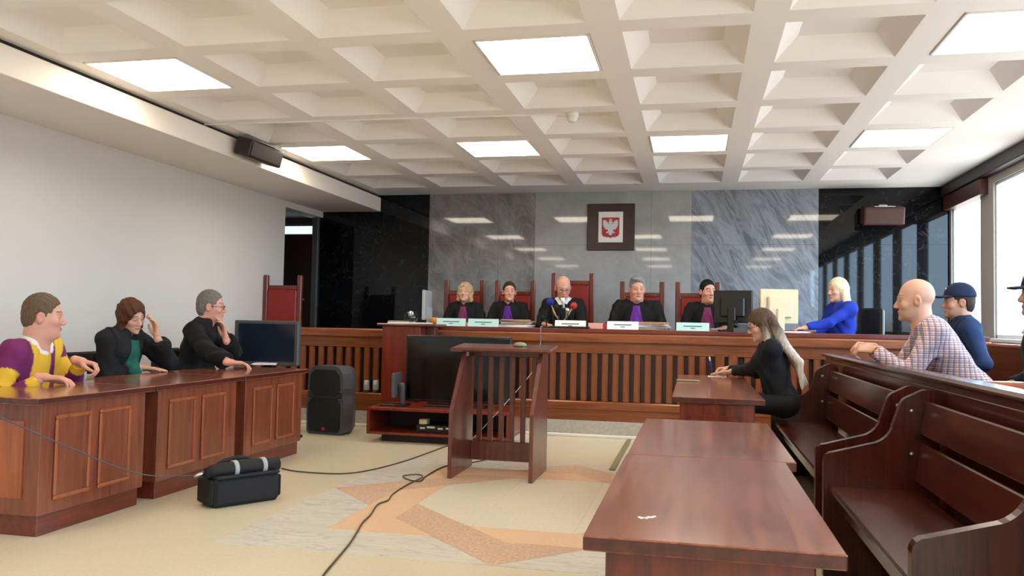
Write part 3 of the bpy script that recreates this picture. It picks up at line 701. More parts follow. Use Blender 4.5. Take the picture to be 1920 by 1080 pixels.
# ------------------------------------------------------------------ things on the judges' bench
def plate(label, p0, p1, y, mat, group, yb=BY + .10):
    a = at(p0, y, Y=yb); b = at(p1, y, Y=yb); t = thing('name_plate', label, 'name plate', ((a.x + b.x) / 2, yb, TZ), group)
    MB().prism([(yb, TZ), (yb + .055, TZ), (yb + .032, TZ + .085), (yb + .026, TZ + .085)], 'x', a.x, b.x).build('card', mat, t)
    m = MB(); M = Matrix.Translation((0, yb, TZ)) @ Matrix.Rotation(math.radians(-17), 4, 'X')
    cxx = (a.x + b.x) / 2; L = b.x - a.x
    if L > .2 and mat:
        m.box(cxx - L * .28, cxx + L * .28, -.0012, -.0002, .045, .055, M).box(cxx - L * .07, cxx + L * .07, -.0012, -.0002, .024, .032, M); m.build('print', 'ink', t)
    return t
plate('pale teal name plate in front of the judge with blond bob', 818, 872, 606, 'card_teal', 'name plates on the bench')
plate('pale teal name plate in front of judge with dark hair tied back', 877, 934, 606, 'card_teal', 'name plates on the bench')
plate('white name plate in front of the bald presiding judge', 1040, 1098, 610, 'card_white', 'name plates on the bench')
plate('white name plate in front of the grey-haired judge', 1138, 1197, 611, 'card_white', 'name plates on the bench')
plate('pale teal name plate in front of the dark-haired judge beside black monitor', 1268, 1330, 613, 'card_teal', 'name plates on the bench')
def files(label, p0, p1, yb, n, h, grp):
    a = at(p0, 610, Y=yb); b = at(p1, 610, Y=yb); t = thing('case_files', label, 'files', ((a.x + b.x) / 2, yb, TZ), grp)
    w = (b.x - a.x)
    for i in range(n):
        z = TZ + h * i / n; c = Vector(((a.x + b.x) / 2 + random.uniform(-.03, .03), yb + random.uniform(-.02, .02), 0)); M = RZ(c, random.uniform(-14, 14))
        MB().bbox(c.x - w * .46, c.x + w * .46, c.y - .13, c.y + .13, z, z + h / n - .001, .003, M).build('folder', random.choice(['paper_grey', 'file_tan', 'file_tan', 'paper']), t)
    return t
files('loose heap of tan and grey case files beside the microphones', 937, 996, BY + .30, 6, .085, 'case files on the bench')
files('spread tan case files between grey-haired judge and dark-haired judge', 1172, 1258, BY + .34, 6, .085, 'case files on the bench')
files('thin stack of papers beside the black monitor stand', 1326, 1345, BY + .22, 3, .03, 'case files on the bench')
a = at(1103, 611, Y=BY + .12); b = at(1137, 611, Y=BY + .12)
t = thing('card_box', 'pink and white card box with red end between two white name plates', 'box', ((a.x + b.x) / 2, BY + .15, TZ))
box('box_body', 'pink_card', t, a.x, b.x - .035, BY + .11, BY + .20, TZ, TZ + .062, b=.003)
box('box_end', 'red_plastic', t, b.x - .035, b.x, BY + .11, BY + .20, TZ, TZ + .06, b=.003)
# microphones
mp = at(1050, 600, Y=BY + .16)
tray = tag(box('recorder_tray', 'black_plastic', None, at(1030, 618, Y=BY + .07).x, at(1106, 618, Y=BY + .07).x, BY + .025, BY + .095, TZ, TZ + .022, b=.006), 'flat black recorder tray at the bench edge under the white plate', 'tray')
def mic(label, px, py, y, head, r, shape='ball', base=None):
    c = at(px, py, Y=y); bs = Vector((c.x + (base or .03), y + .03, TZ))
    t = thing('microphone', label, 'microphone', bs, 'reporters\' microphones before the presiding judge')
    MB().lathe([(.045, 0), (.045, .012), (.012, .018)], bs, 14).build('foot', 'black_plastic', t, True)
    MB().tube(spline([bs + Vector((0, 0, .01)), bs * .5 + c * .5 + Vector((.012, 0, .01)), c], 6), .007, 8).build('stem', 'black_plastic', t, True)
    d = (c - bs).normalized()
    if shape == 'ball': MB().lathe([(0, -r), (r * .7, -r * .72), (r, 0), (r * .85, r * .55), (r * .4, r * .92), (0, r)], c + d * r * .5, 16).build('windscreen', head, t, True)
    else: MB().tube([c - d * .05, c + d * .01, c + d * .012, c + d * .06], [.014, .016, .024, .022], 12).build('windscreen', head, t, True)
    return t
mic('microphone with round blue foam windscreen in front of presiding judge', 1032, 570, BY + .20, 'blue_foam', .045)
mic('microphone with white band in the middle of the microphone cluster', 1056, 569, BY + .16, 'white_plastic', .03, 'stick', .0)
mic('microphone with red foam windscreen in front of presiding judge', 1075, 577, BY + .18, 'red_plastic', .042, 'ball', -.03)
mic('black stick microphone standing between the blue and white ones', 1044, 582, BY + .14, 'grille', .03, 'stick', .02)
mic('silver stick microphone next to the red windscreen', 1063, 588, BY + .13, 'steel', .02, 'stick', -.02)
mic('low black microphone leaning beside the case files', 1018, 598, BY + .15, 'grille', .028, 'ball', .04)
# left end: camera on a tray, orange cup, upright white board
c = at(762, 605, Z=1.145 + .001); c = Vector((-2.98, 8.42, 1.145))
t = thing('document_tray', 'white tray with papers on top of the tall cabinet', 'tray', c)
box('tray_base', 'white_plastic', t, c.x - .19, c.x + .23, c.y - .15, c.y + .12, c.z, c.z + .014, b=.005)
box('paper_pad', 'olive', t, c.x - .22, c.x + .02, c.y - .05, c.y + .16, c.z + .014, c.z + .03, b=.004)
cc = Vector((-2.97, 8.44, 1.175))
t = thing('dome_camera', 'black dome camera with shiny lens lying on the white tray', 'camera', cc)
MB().lathe([(.07, 0), (.075, .03), (.07, .07), (.05, .10), (.0, .115)], cc, 20).build('dome', 'black_gloss', t, True)
MB().lathe([(.028, 0), (.028, .02), (.02, .025), (0, .026)], cc + Vector((.03, -.062, .075)), 14, Matrix.Rotation(math.radians(70), 4, 'X')).build('lens', 'steel', t, True)
c = at(813, 604, Y=BY + .30); c.z = TZ
t = thing('orange_cup', 'small orange cup on a saucer beside the first teal plate', 'cup', c)
MB().lathe([(.06, 0), (.065, .008), (.03, .012), (0, .012)], c, 18).build('saucer', 'file_tan', t, True)
MB().lathe([(.032, .012), (.045, .03), (.05, .09), (.046, .092), (.04, .03), (0, .02)], c, 18).build('cup_body', 'orange', t, True)
c = at(800, 600, Y=BY + .45); c.z = TZ
t = thing('upright_monitor', 'thin pale monitor seen edge-on at the end of the bench worktop', 'monitor', c)
M = RZ(c, 6)
MB().bbox(c.x - .018, c.x + .018, c.y - .19, c.y + .19, TZ + .06, TZ + .40, .006, M).build('panel', 'light_grey', t)
MB().bbox(c.x + .0, c.x + .06, c.y - .03, c.y + .03, TZ, TZ + .2, .006, M).build('neck', 'light_grey', t)
MB().bbox(c.x - .07, c.x + .09, c.y - .1, c.y + .1, TZ, TZ + .014, .005, M).build('foot', 'light_grey', t)
# monitors at the right
def monitor(label, c, w, h, rot, mat, smat, back=True):
    t = thing('desk_monitor', label, 'monitor', c); M = Matrix.Translation(c) @ Matrix.Rotation(math.radians(rot), 4, 'Z')
    MB().bbox(-w / 2, w / 2, -.02, .03, .09, .09 + h, .008, M).build('housing', mat, t)
    MB().bbox(-w / 2 + .02, w / 2 - .02, .03, .033, .11, .07 + h, .001, M).build('screen', 'black_gloss', t)
    MB().bbox(-w * .32, w * .32, -.055, -.02, .15, .02 + h, .015, M).build('back_cover', mat, t)
    MB().bbox(-.04, .04, -.075, -.045, .0, .25, .008, M).build('neck', smat, t)
    MB().bbox(-.13, .13, -.14, .08, .0, .016, .006, M).build('foot', smat, t)
    return t
c = at(1374, 612, Y=BY + .28); c.z = TZ
monitor('black monitor with its back to the room between judge and clerk', c, .40, .34, -14, 'black_plastic', 'black_plastic')
c2 = at(1392, 606, Y=BY + .12); c2.z = TZ
t = thing('desk_phone', 'dark desk telephone in front of the black monitor', 'telephone', c2)
MB().prism([(c2.y - .08, TZ), (c2.y + .08, TZ), (c2.y + .08, TZ + .08), (c2.y - .08, TZ + .03)], 'x', c2.x - .09, c2.x + .09).build('base', 'grey_plastic', t)
MB().tube(spline([c2 + Vector((-.07, -.06, .06)), c2 + Vector((-.065, 0, .085)), c2 + Vector((-.06, .07, .10))], 4), [.024] * 3 + [.016] * 3 + [.024] * 3, 10).build('handset', 'black_plastic', t, True)
c = at(1460, 604, Y=BY + .34); c.z = TZ
monitor('cream monitor with its back to the room in front of the clerk', c, .40, .36, 14, 'cream_plastic', 'cream_plastic')
c = at(1492, 627, Y=BY + .30); c.z = TZ
t = thing('keyboard', 'black and white keyboard under the hands of clerk in blue', 'keyboard', c)
M = Matrix.Translation(c) @ Matrix.Rotation(math.radians(62), 4, 'Z')
MB().bbox(-.21, .21, -.075, .075, 0, .016, .004, M).build('base', 'white_plastic', t)
kk = MB()
for r in range(4):
    for q in range(13): kk.bbox(-.198 + q * .0305, -.198 + q * .0305 + .026, -.063 + r * .032, -.063 + r * .032 + .027, .016, .022, .002, M)
kk.build('keys', 'black_plastic', t)['kind'] = 'stuff'
c = at(1478, 632, Y=BY + .14); c.z = TZ
sheets('paper_sheets', 'white paper beside the keyboard at the bench edge', 'papers', c, .16, .22, .006, 70, 'paper', 2)
# clerk's office chair
oc = Vector((1.60, 9.50, PZ)); M = Matrix.Translation(oc) @ Matrix.Rotation(math.radians(110), 4, 'Z')
t = thing('office_chair', 'black office chair with grey back shell behind the clerk in blue', 'chair', oc)
MB().bbox(-.22, .22, -.25, .25, .42, .48, .03, M).build('seat', 'black_plastic', t)
MB().bbox(-.20, .20, -.31, -.27, .52, 1.03, .03, M).build('backrest', 'bag_black', t)
MB().bbox(-.18, .18, -.335, -.31, .54, 1.01, .02, M).build('back_shell', 'light_grey', t)
MB().tube([M @ Vector((0, -.02, .08)), M @ Vector((0, -.02, .42))], .03, 12).build('gas_column', 'steel', t, True)
for i in range(5):
    w = 2 * math.pi * i / 5
    MB().tube([M @ Vector((0, -.02, .09)), M @ Vector((.28 * math.cos(w), -.02 + .28 * math.sin(w), .05))], [.022, .016], 8).build('leg', 'black_plastic', t, True)
    MB().tube([M @ Vector((.28 * math.cos(w) - .02, -.02 + .28 * math.sin(w), .028)), M @ Vector((.28 * math.cos(w) + .02, -.02 + .28 * math.sin(w), .028))], .028, 10).build('castor', 'black_plastic', t, True)
for s in (-1, 1): MB().bbox(min(s * .25, s * .29), max(s * .25, s * .29), -.15, .15, .64, .665, .01, M).bbox(min(s * .25, s * .28), max(s * .25, s * .28), -.03, .03, .45, .645, .008, M).build('armrest', 'black_plastic', t)

# ================================================================== PEOPLE
# bodies, clothes and hair are grown as smooth distance fields and meshed by surface nets
f32 = np.float32
def A(*v): return np.array(v, f32)
def capsule(P, a, b, ra, rb):
    a = np.asarray(a, f32); b = np.asarray(b, f32); d = b - a; L = float(d @ d) + 1e-9
    q = P - a; t = np.clip(q @ d / L, 0, 1); q = q - t[:, None] * d
    return np.sqrt((q * q).sum(1)) - (ra + (rb - ra) * t)
def ellip(P, c, r, Rm=None):
    q = P - np.asarray(c, f32)
    if Rm is not None: q = q @ np.asarray(Rm, f32)
    r = np.asarray(r, f32); k0 = np.sqrt(((q / r) ** 2).sum(1)); k1 = np.sqrt(((q / (r * r)) ** 2).sum(1)) + 1e-6
    return k0 * (k0 - 1) / k1
def smin(a, b, k):
    h = np.clip(.5 + .5 * (b - a) / k, 0, 1); return b + (a - b) * h - k * h * (1 - h)
def smax(a, b, k): return -smin(-a, -b, k)
def plane(P, p, n): return (P - np.asarray(p, f32)) @ np.asarray(n, f32)
def nets(fn, lo, hi, res):
    lo = np.array(lo, f32); n = np.ceil((np.array(hi) - lo) / res / 4).astype(int) * 4 + 1
    nb = (n - 1) // 4 + 1
    g = np.stack(np.meshgrid(*[np.arange(k) for k in nb], indexing='ij'), -1).reshape(-1, 3)
    dc = fn((lo + (g * 4 + 1.5) * res).astype(f32))
    act = np.abs(dc) < res * 4 * 1.15 + res
    D = np.repeat(np.repeat(np.repeat(np.where(dc < 0, -1., 1.).astype(f32).reshape(nb), 4, 0), 4, 1), 4, 2)
    o = np.stack(np.meshgrid(*[np.arange(4)] * 3, indexing='ij'), -1).reshape(-1, 3)
    idx = (g[act][:, None, :] * 4 + o[None]).reshape(-1, 3)
    D[idx[:, 0], idx[:, 1], idx[:, 2]] = fn((lo + idx * res).astype(f32))
    S = D < 0
    c = [S[i:S.shape[0] - 1 + i, j:S.shape[1] - 1 + j, k:S.shape[2] - 1 + k] for i in (0, 1) for j in (0, 1) for k in (0, 1)]
    cnt = sum(x.astype(np.int8) for x in c); mix = (cnt > 0) & (cnt < 8)
    cell = np.argwhere(mix); imap = np.full(mix.shape, -1, np.int64); imap[mix] = np.arange(len(cell))
    co = np.array([(i, j, k) for i in (0, 1) for j in (0, 1) for k in (0, 1)])
    V = np.stack([D[cell[:, 0] + q[0], cell[:, 1] + q[1], cell[:, 2] + q[2]] for q in co], 1)
    acc = np.zeros((len(cell), 3)); num = np.zeros(len(cell))
    for i in range(8):
        for j in range(i + 1, 8):
            if np.abs(co[i] - co[j]).sum() != 1: continue
            x = (V[:, i] < 0) != (V[:, j] < 0); t = np.where(x, V[:, i] / np.where(x, V[:, i] - V[:, j], 1), 0)
            acc += x[:, None] * (co[i] + t[:, None] * (co[j] - co[i])); num += x
    verts = lo + (cell + acc / num[:, None]) * res
    faces = []
    for ax in range(3):
        u, w = [(1, 2), (2, 0), (0, 1)][ax]
        sl0 = [slice(None)] * 3; sl1 = [slice(None)] * 3; sl0[ax] = slice(0, -1); sl1[ax] = slice(1, None)
        e = np.argwhere(S[tuple(sl0)] != S[tuple(sl1)])
        e = e[(e[:, u] > 0) & (e[:, w] > 0) & (e[:, u] < mix.shape[u]) & (e[:, w] < mix.shape[w])]
        if not len(e): continue
        s0 = S[e[:, 0], e[:, 1], e[:, 2]]
        def cidx(du, dw): q = e.copy(); q[:, u] += du; q[:, w] += dw; return imap[q[:, 0], q[:, 1], q[:, 2]]
        qd = np.stack([cidx(-1, -1), cidx(0, -1), cidx(0, 0), cidx(-1, 0)], 1)
        qd[~s0] = qd[~s0][:, ::-1]; faces.append(qd[(qd >= 0).all(1)])
    return verts, np.concatenate(faces) if faces else np.zeros((0, 4), int)
def rot(ax, deg):
    return np.array(Matrix.Rotation(math.radians(deg), 3, ax), f32)
def frame(fwd, up):
    y = np.array(fwd, float); y /= np.linalg.norm(y); z = np.array(up, float); z -= y * (z @ y); z /= np.linalg.norm(z)
    return np.stack([np.cross(y, z), y, z], 1)          # columns: right, forward, up

# ---- head in its own frame: +Y face, +Z up, centre of the skull at 0
def head_field(P, fat=0.0, nose=1.0):
    X = P.copy(); X[:, 0] = np.abs(X[:, 0])              # symmetric
    d = ellip(X, (0, -.012, .03), (.076, .096, .092))
    d = smin(d, ellip(X, (0, .026, -.035), (.062 + fat, .066, .088)), .03)
    d = smin(d, ellip(X, (0, .042, -.085), (.047 + fat, .046, .038)), .025)
    if fat: d = smin(d, ellip(X, (0, .02, -.115), (.055, .055, .04)), .03)
    d = smin(d, ellip(X, (.040, .060, -.032), (.024, .022, .022)), .02)
    d = smin(d, capsule(X, (0, .082, .020), (.036, .074, .021), .013, .012), .012)
    d = smax(d, -ellip(X, (.031, .104, -.004), (.021, .020, .013)), .012)
    d = smin(d, ellip(X, (.031, .0755, -.004), (.0145, .0125, .0115)), .003)
    d = smin(d, capsule(X, (0, .086, .008), (0, .108 * (1 + .0 * nose), -.034), .008, .0125), .010)
    d = smin(d, ellip(X, (.011, .100, -.040), (.010, .011, .008)), .006)
    d = smin(d, capsule(X, (0, .094, -.0655), (.020, .084, -.067), .0062, .0045), .005)
    d = smin(d, capsule(X, (0, .092, -.0765), (.017, .084, -.0755), .0072, .005), .005)
    d = smin(d, ellip(X, (0, .080, -.106), (.022, .018, .018)), .014)
    e = ellip(X, (.079, -.010, -.012), (.011, .021, .033), rot('Z', 18)); e = smax(e, -ellip(X, (.090, -.006, -.010), (.008, .011, .018)), .006)
    d = smin(d, e, .006)
    return d
def head_colors(Q, skin, lips, brow, iris, stubble):
    c = np.tile(np.array(skin), (len(Q), 1)); ax = np.abs(Q[:, 0])
    def mixc(m, col, k=1.0):
        m = np.clip(m, 0, 1)[:, None] * k; c[:] = c * (1 - m) + np.array(col) * m
    rosy = [min(1, skin[0] * 1.02), skin[1] * .72, skin[2] * .66]
    mixc(np.exp(-(((ax - .043) / .022) ** 2 + ((Q[:, 2] + .04) / .022) ** 2)) * (Q[:, 1] > .03), rosy, .6)
    mixc(np.exp(-((ax / .016) ** 2 + ((Q[:, 2] + .034) / .018) ** 2)) * (Q[:, 1] > .085), rosy, .55)
    mixc((ax > .074) * 1.0, rosy, .5)
    if stubble is not None: mixc(np.exp(-((Q[:, 2] + .095) / .032) ** 4) * (Q[:, 1] > -.01) * (ax < .07), stubble, .35)
    mixc(((ax < .022) & (np.abs(Q[:, 2] + .071) < .0085) & (Q[:, 1] > .08)) * 1.0, lips, .85)
    mixc(((ax < .020) & (np.abs(Q[:, 2] + .0712) < .0018) & (Q[:, 1] > .08)) * 1.0, [.10, .03, .03], .7)
    arch = .026 + .004 * np.cos((ax - .032) / .02 * 1.3)
    mixc(((ax > .012) & (ax < .052) & (np.abs(Q[:, 2] - arch) < .0045) & (Q[:, 1] > .05)) * 1.0, brow, .75)
    ex = (ax - .031) / .0135; ez = (Q[:, 2] + .004) / .0052
    eye = (ex ** 2 + ez ** 2 < 1) & (Q[:, 1] > .06)
    lid = (ex ** 2 + ez ** 2 < 1.7) & (Q[:, 1] > .06)
    mixc(lid * 1.0, [skin[0] * .45, skin[1] * .36, skin[2] * .34], .7)
    mixc(eye * 1.0, [.42, .40, .38]); mixc((eye & (ex ** 2 * .9 + ez ** 2 * .25 < .22)) * 1.0, iris)
    return c
def hair_field(P, style, fat=0.0):
    X = P.copy(); X[:, 0] = np.abs(X[:, 0]); wob = .0025 * np.sin(P[:, 0] * 230 + P[:, 1] * 60) * np.sin(P[:, 2] * 90 + P[:, 1] * 130)
    cap = ellip(X, (0, -.014, .034), (.083, .104, .099))
    line = plane(X, (0, .080, .062), (0, -.604, .797))
    hl = np.interp(X[:, 1], [-.12, -.045, -.032, .006, .016, .034, .05, .07, .09], [-.088, -.082, .012, .016, -.022, -.014, .040, .070, .084]).astype(f32)
    if style in ('short', 'crop', 'tied'):
        g = {'short': .006, 'crop': .002, 'tied': .004}[style]
        d = ellip(X, (0, -.014, .034), (.080 + g * .6, .100 + g * .6, .097 + g)); d = smin(d, ellip(X, (0, -.034, -.02), (.074 + g * .6, .078, .080)), .02)
        if style == 'short': d = smin(d, ellip(P, (.018, .035, .105), (.062, .06, .026)), .03)
        d = smax(d, (hl - X[:, 2]) * .6, .006)
        if style == 'tied': d = smin(d, ellip(X, (0, -.118, .02), (.036, .034, .036)), .012)
    elif style == 'fringe':                                   # bald crown, short sides
        d = smax(ellip(X, (0, -.016, .02), (.080, .100, .092)), -plane(X, (0, .0, -.02), (0, -.8, .6)), .01); d = smax(d, X[:, 2] - .035, .012)
    elif style == 'bob':
        d = ellip(X, (0, -.018, .026), (.094, .110, .108)); d = smin(d, capsule(X, (.070, -.010, .0), (.078, .0, -.095), .030, .026), .03)
        d = smin(d, capsule(X, (0, -.07, .0), (0, -.075, -.10), .055, .05), .04) + .0035 * np.sin(P[:, 2] * 75 + P[:, 1] * 50 + 2 * np.sin(P[:, 0] * 60)) - .004 * np.clip(np.abs(P[:, 0] - .02) / .01, 0, 1); d = smax(d, -ellip(X, (0, .098, -.040), (.062, .080, .102)), .014)
    elif style == 'long':
        d = ellip(X, (0, -.018, .028), (.085, .106, .102)); d = smin(d, capsule(X, (.066, -.015, .0), (.076, -.02, -.14), .030, .026), .03)
        d = smin(d, capsule(X, (0, -.075, -.01), (0, -.09, -.16), .055, .055), .04); d = smax(d, -ellip(X, (0, .095, -.045), (.060, .080, .094)), .012)
    return d + wob
def hand_field(P, s, curl, spread=1.0, thumb=.5):
    """wrist at 0, fingers +Y, back of the hand +Z, thumb on side s of X"""
    d = capsule(P, (0, -.03, 0), (0, .012, 0), .026, .025)
    for x in (.028, .010, -.009, -.026): d = smin(d, capsule(P, (s * x * .62, .012, 0), (s * x, .082, .002), .0145, .0118), .010)
    tips = []
    for i, (x, ls) in enumerate(((.028, (.042, .026, .021)), (.010, (.046, .030, .022)), (-.009, (.043, .027, .021)), (-.026, (.033, .021, .018)))):
        p = np.array([s * x, .084, .002]); a = 0; yaw = s * x * 4.2 * spread
        fd = None
        for j, L in enumerate(ls):
            a += curl[i] * (1, 1.15, .75)[j]
            q = p + L * np.array([math.sin(yaw) * math.cos(a), math.cos(yaw) * math.cos(a), -math.sin(a)])
            c = capsule(P, p, q, .0092 - .0009 * j, .0084 - .0009 * j); fd = c if fd is None else np.minimum(fd, c); p = q
        d = smin(d, fd, .0035)
    t = [np.array([s * .016, .012, -.006]), np.array([s * .040, .042, -.014 - .012 * thumb]), np.array([s * (.052 - .012 * thumb), .072, -.020 - .018 * thumb]), np.array([s * (.052 - .03 * thumb), .097, -.022 - .022 * thumb])]
    for (a, b, r0, r1) in ((0, 1, .015, .0125), (1, 2, .0118, .0100), (2, 3, .0098, .0080)): d = smin(d, capsule(P, t[a], t[b], r0, r1), .006)
    return d
CURL = {'flat': (.10, .08, .08, .10), 'relaxed': (.35, .38, .42, .48), 'fist': (1.25, 1.3, 1.3, 1.3), 'pen': (.75, .85, 1.0, 1.1), 'touch': (.28, .22, .30, .40), 'clasp': (.85, .9, .9, .9)}
SK = {'fair': (.62, .36, .25), 'pink': (.64, .33, .24), 'tan': (.52, .28, .18)}

def colored(name, mat, parent, parts, loc):
    """join pieces (verts, faces, colours) into one mesh object with a colour attribute"""
    V = []; Fc = []; C = []; n = 0
    for v, f, c in parts:
        V.append(v); Fc.append(f + n); C.append(np.tile(np.array(c), (len(v), 1)) if np.ndim(c) == 1 else c); n += len(v)
    V = np.concatenate(V) - np.array(loc); Fc = np.concatenate(Fc); C = np.concatenate(C)
    me = bpy.data.meshes.new(name); me.vertices.add(len(V)); me.vertices.foreach_set('co', V.astype(f32).ravel())
    me.loops.add(len(Fc) * 4); me.loops.foreach_set('vertex_index', Fc.astype(np.int32).ravel())
    me.polygons.add(len(Fc)); me.polygons.foreach_set('loop_start', np.arange(0, len(Fc) * 4, 4, dtype=np.int32)); me.polygons.foreach_set('use_smooth', np.ones(len(Fc), bool))
    me.update(calc_edges=True); me.validate()
    at_ = me.color_attributes.new('Col', 'FLOAT_COLOR', 'POINT'); at_.data.foreach_set('color', np.concatenate([C, np.ones((len(C), 1))], 1).astype(f32).ravel())
    me.materials.append(MAT[mat]); o = bpy.data.objects.new(name, me); COL.objects.link(o); o.parent = parent
    return o

def person(label, head, yaw, seat_z, lean=8, side=0, twist=0, hyaw=0, hpitch=0, hroll=0, skin='fair', hair='short', haircol=(.1, .06, .03), top='robe', col=(.008, .008, .009), colfn=None, L=None, R=None, fat=0.0, build=1.0, jabot=None, collar=None, chain=False, glasses=False, cap=False, lips=(.5, .2, .17), brow=None, stubble=None, scale=None, floor_z=0, garment='robe', gmat='robe', trouser=(.01, .01, .012), legs=True, sleeve=0.0, group=None, watch=False, longhair=None, knee=.44, reach=1.0):
    """head: world position of the skull centre; L/R: (wrist world, finger dir world, back-of-hand world, pose)"""
    head = np.array(head, float); Rw = np.array(Matrix.Rotation(math.radians(yaw), 3, 'Z'))
    T = rot('Y', side) @ rot('X', -lean) @ np.eye(3); Tsh = T @ rot('Z', twist)
    neck_dir = rot('X', -lean * .45)
    Hd = rot('Z', hyaw) @ rot('X', -hpitch) @ rot('Y', hroll)
    ch = T @ A(0, 0, .50) + neck_dir @ A(0, .018, .035) + (rot('Z', hyaw * .5) @ rot('X', -hpitch * .6)) @ A(0, .015, .112)
    s = scale or float(np.clip((head[2] - seat_z) / (.09 + ch[2]), .9, 1.22))
    pel = head - Rw @ (ch * s); pel_z = pel[2]; org = pel.copy()
    def loc(p): return (Rw.T @ (np.array(p, float) - org)) / s            # world -> body frame
    def wor(v): return (np.asarray(v) * s) @ Rw.T + org
    t = thing('person', label, 'person', (org[0], org[1], floor_z), group); base = (org[0], org[1], floor_z)
    nb = T @ A(0, 0, .50); hc = ch
    shl = {k: T @ A(0, 0, .445) + Tsh @ A(k * .172 * build, -.005, 0) for k in (-1, 1)}
    # arms
    arms = {}
    for k, spec in ((-1, L), (1, R)):
        S0 = shl[k]
        if spec is None: wr = T @ A(k * .20, .16, .12); fd = A(0, 1, -.4); bk = A(0, .3, 1); pose = 'relaxed'; pole = None
        else:
            wr = loc(spec[0]); fd = Rw.T @ np.array(spec[1], float); bk = Rw.T @ np.array(spec[2], float); pose = spec[3]; pole = Rw.T @ np.array(spec[4], float) if len(spec) > 4 else None
        d = wr - S0; D = np.linalg.norm(d); a, b = .285 * reach, .255 * reach
        if D > (a + b) * .985: wr = S0 + d / D * (a + b) * .985; d = wr - S0; D = np.linalg.norm(d)
        u = d / D; x = (a * a - b * b + D * D) / (2 * D); h = math.sqrt(max(a * a - x * x, 0))
        pv = (pole if pole is not None else A(k * .55, -.35, -1)); pv = pv - u * (pv @ u); pv /= np.linalg.norm(pv)
        arms[k] = (S0, S0 + u * x + pv * h, wr, frame(fd, bk), pose)
    hips = {k: T @ A(k * .085, 0, .0) for k in (-1, 1)}
    kneeL = {k: hips[k] * A(1, 1, 0) + A(k * .06, knee, -.0) for k in (-1, 1)}
    fz = (floor_z - org[2]) / s
    ank = {k: A(kneeL[k][0], kneeL[k][1] + .02, min(fz + .07, -.2)) for k in (-1, 1)}
    # --- skin body: torso, limbs (coarse) + head and hands (fine), one mesh
    bw = build
    def torso(P, g=0.0, fatb=0.0):
        d = ellip(P, T @ A(0, -.01, .02), (.150 * bw + g, .115 + g, .12 + g), T)
        d = smin(d, ellip(P, T @ A(0, .01 + fatb * .6, .17), (.138 * bw + g + fatb, .105 + g + fatb, .16 + g), T), .06)
        d = smin(d, ellip(P, T @ A(0, .008, .335), (.160 * bw + g, .112 + g, .165 + g), Tsh), .06)
        d = smin(d, capsule(P, (shl[-1] * .86 + nb * .14), (shl[1] * .86 + nb * .14), .058 + g, .058 + g), .05)
        d = smin(d, capsule(P, T @ A(0, -.012, .43), nb + A(0, -.004, .0), .075 + g, .056 + g * .6), .05)
        return d
    def body(P):
        d = torso(P, -.006, fat)
        for k in (-1, 1):
            S0, E, Wr, _, _ = arms[k]
            d = smin(d, capsule(P, S0, E, .050, .040), .03); d = smin(d, capsule(P, E, Wr, .040, .026), .015)
            if legs: d = smin(d, capsule(P, hips[k], kneeL[k], .075, .052), .03); d = smin(d, capsule(P, kneeL[k], ank[k], .052, .036), .02); d = smin(d, capsule(P, ank[k] + A(0, -.02, -.03), ank[k] + A(0, .15, -.045), .035, .028), .03)
        return d
    lo = np.array([-.5, -.5, fz - .02 if legs else -.2]); hi = np.array([.5, .75, .62])
    parts = []
    v, f = nets(body, lo, hi, .017); cc = np.tile(np.array(SK[skin]), (len(v), 1)); cc[v[:, 2] < fz + .1] = (.012, .01, .01); parts.append((wor(v), f, cc))
    def neckhead(Q):
        d = head_field(Q, fat * .12 if fat else 0)
        P0 = (Hd.T @ (nb - A(0, 0, .06) - hc)); d = smin(d, capsule(Q, (0, -.022, -.06), P0, (.046 + fat * .16) * build + .009, (.052 + fat * .16) * build + .008), .022)
        return d
    lo = np.array([-.12, -.14, -.30]); hi = np.array([.12, .145, .15])
    v, f = nets(neckhead, lo, hi, .0042)
    cc = head_colors(v, SK[skin], lips, brow or tuple(x * .8 for x in haircol), (.05, .04, .04), stubble)
    parts.append((wor(v @ Hd.T + hc), f, cc))
    for k in (-1, 1):
        S0, E, Wr, fr, pose = arms[k]
        v, f = nets(lambda Q: hand_field(Q, -k, CURL[pose], 1.0 if pose != 'flat' else 1.5, .9 if pose in ('fist', 'pen', 'clasp') else .3), (-.075, -.065, -.11), (.075, .215, .04), .0042)
        cc = np.tile(np.array(SK[skin]) * A(1.02, .93, .90), (len(v), 1)); parts.append((wor(v @ fr.T + Wr), f, cc))
    colored('body', 'skin', t, parts, base)
    # --- clothes
    robe = garment == 'robe'
    def cloth(P):
        w = .004 * np.sin(P[:, 2] * 38 + 3 * np.sin(P[:, 0] * 21 + yaw)) * np.sin(P[:, 0] * 27 + P[:, 1] * 31) + .003 * np.sin(P[:, 0] * 75 + 2 * np.sin(P[:, 2] * 14))
        d = torso(P, .016 if robe else .008, fat)
        if robe:
            d = smin(d, ellip(P, T @ A(0, .02, .06), (.20 * bw, .16, .16), T), .06)
        for k in (-1, 1):
            S0, E, Wr, fr, _ = arms[k]; u = (Wr - E) / (np.linalg.norm(Wr - E) + 1e-6); cut = Wr - u * (.025 + sleeve)
            d = smin(d, capsule(P, S0, E, .066 if robe else .058, .066 if robe else .050), .035 if robe else .06)
            fa = capsule(P, E, cut + u * .05, .062 if robe else .050, .068 if robe else .036)
            d = smin(d, smax(fa, plane(P, cut, u), .006), .02)
        d = smax(d, -capsule(P, nb + A(0, .0, -.01), hc + A(0, 0, -.02), .060, .064), .012) # neck opening
        if not robe: d = smax(d, -(P[:, 2] + .10), .02)
        return d + w * (1.6 if robe else 1)
    lo = np.array([-.55, -.45, -.24]); hi = np.array([.55, .62, .60])
    v, f = nets(cloth, lo, hi, .0105)
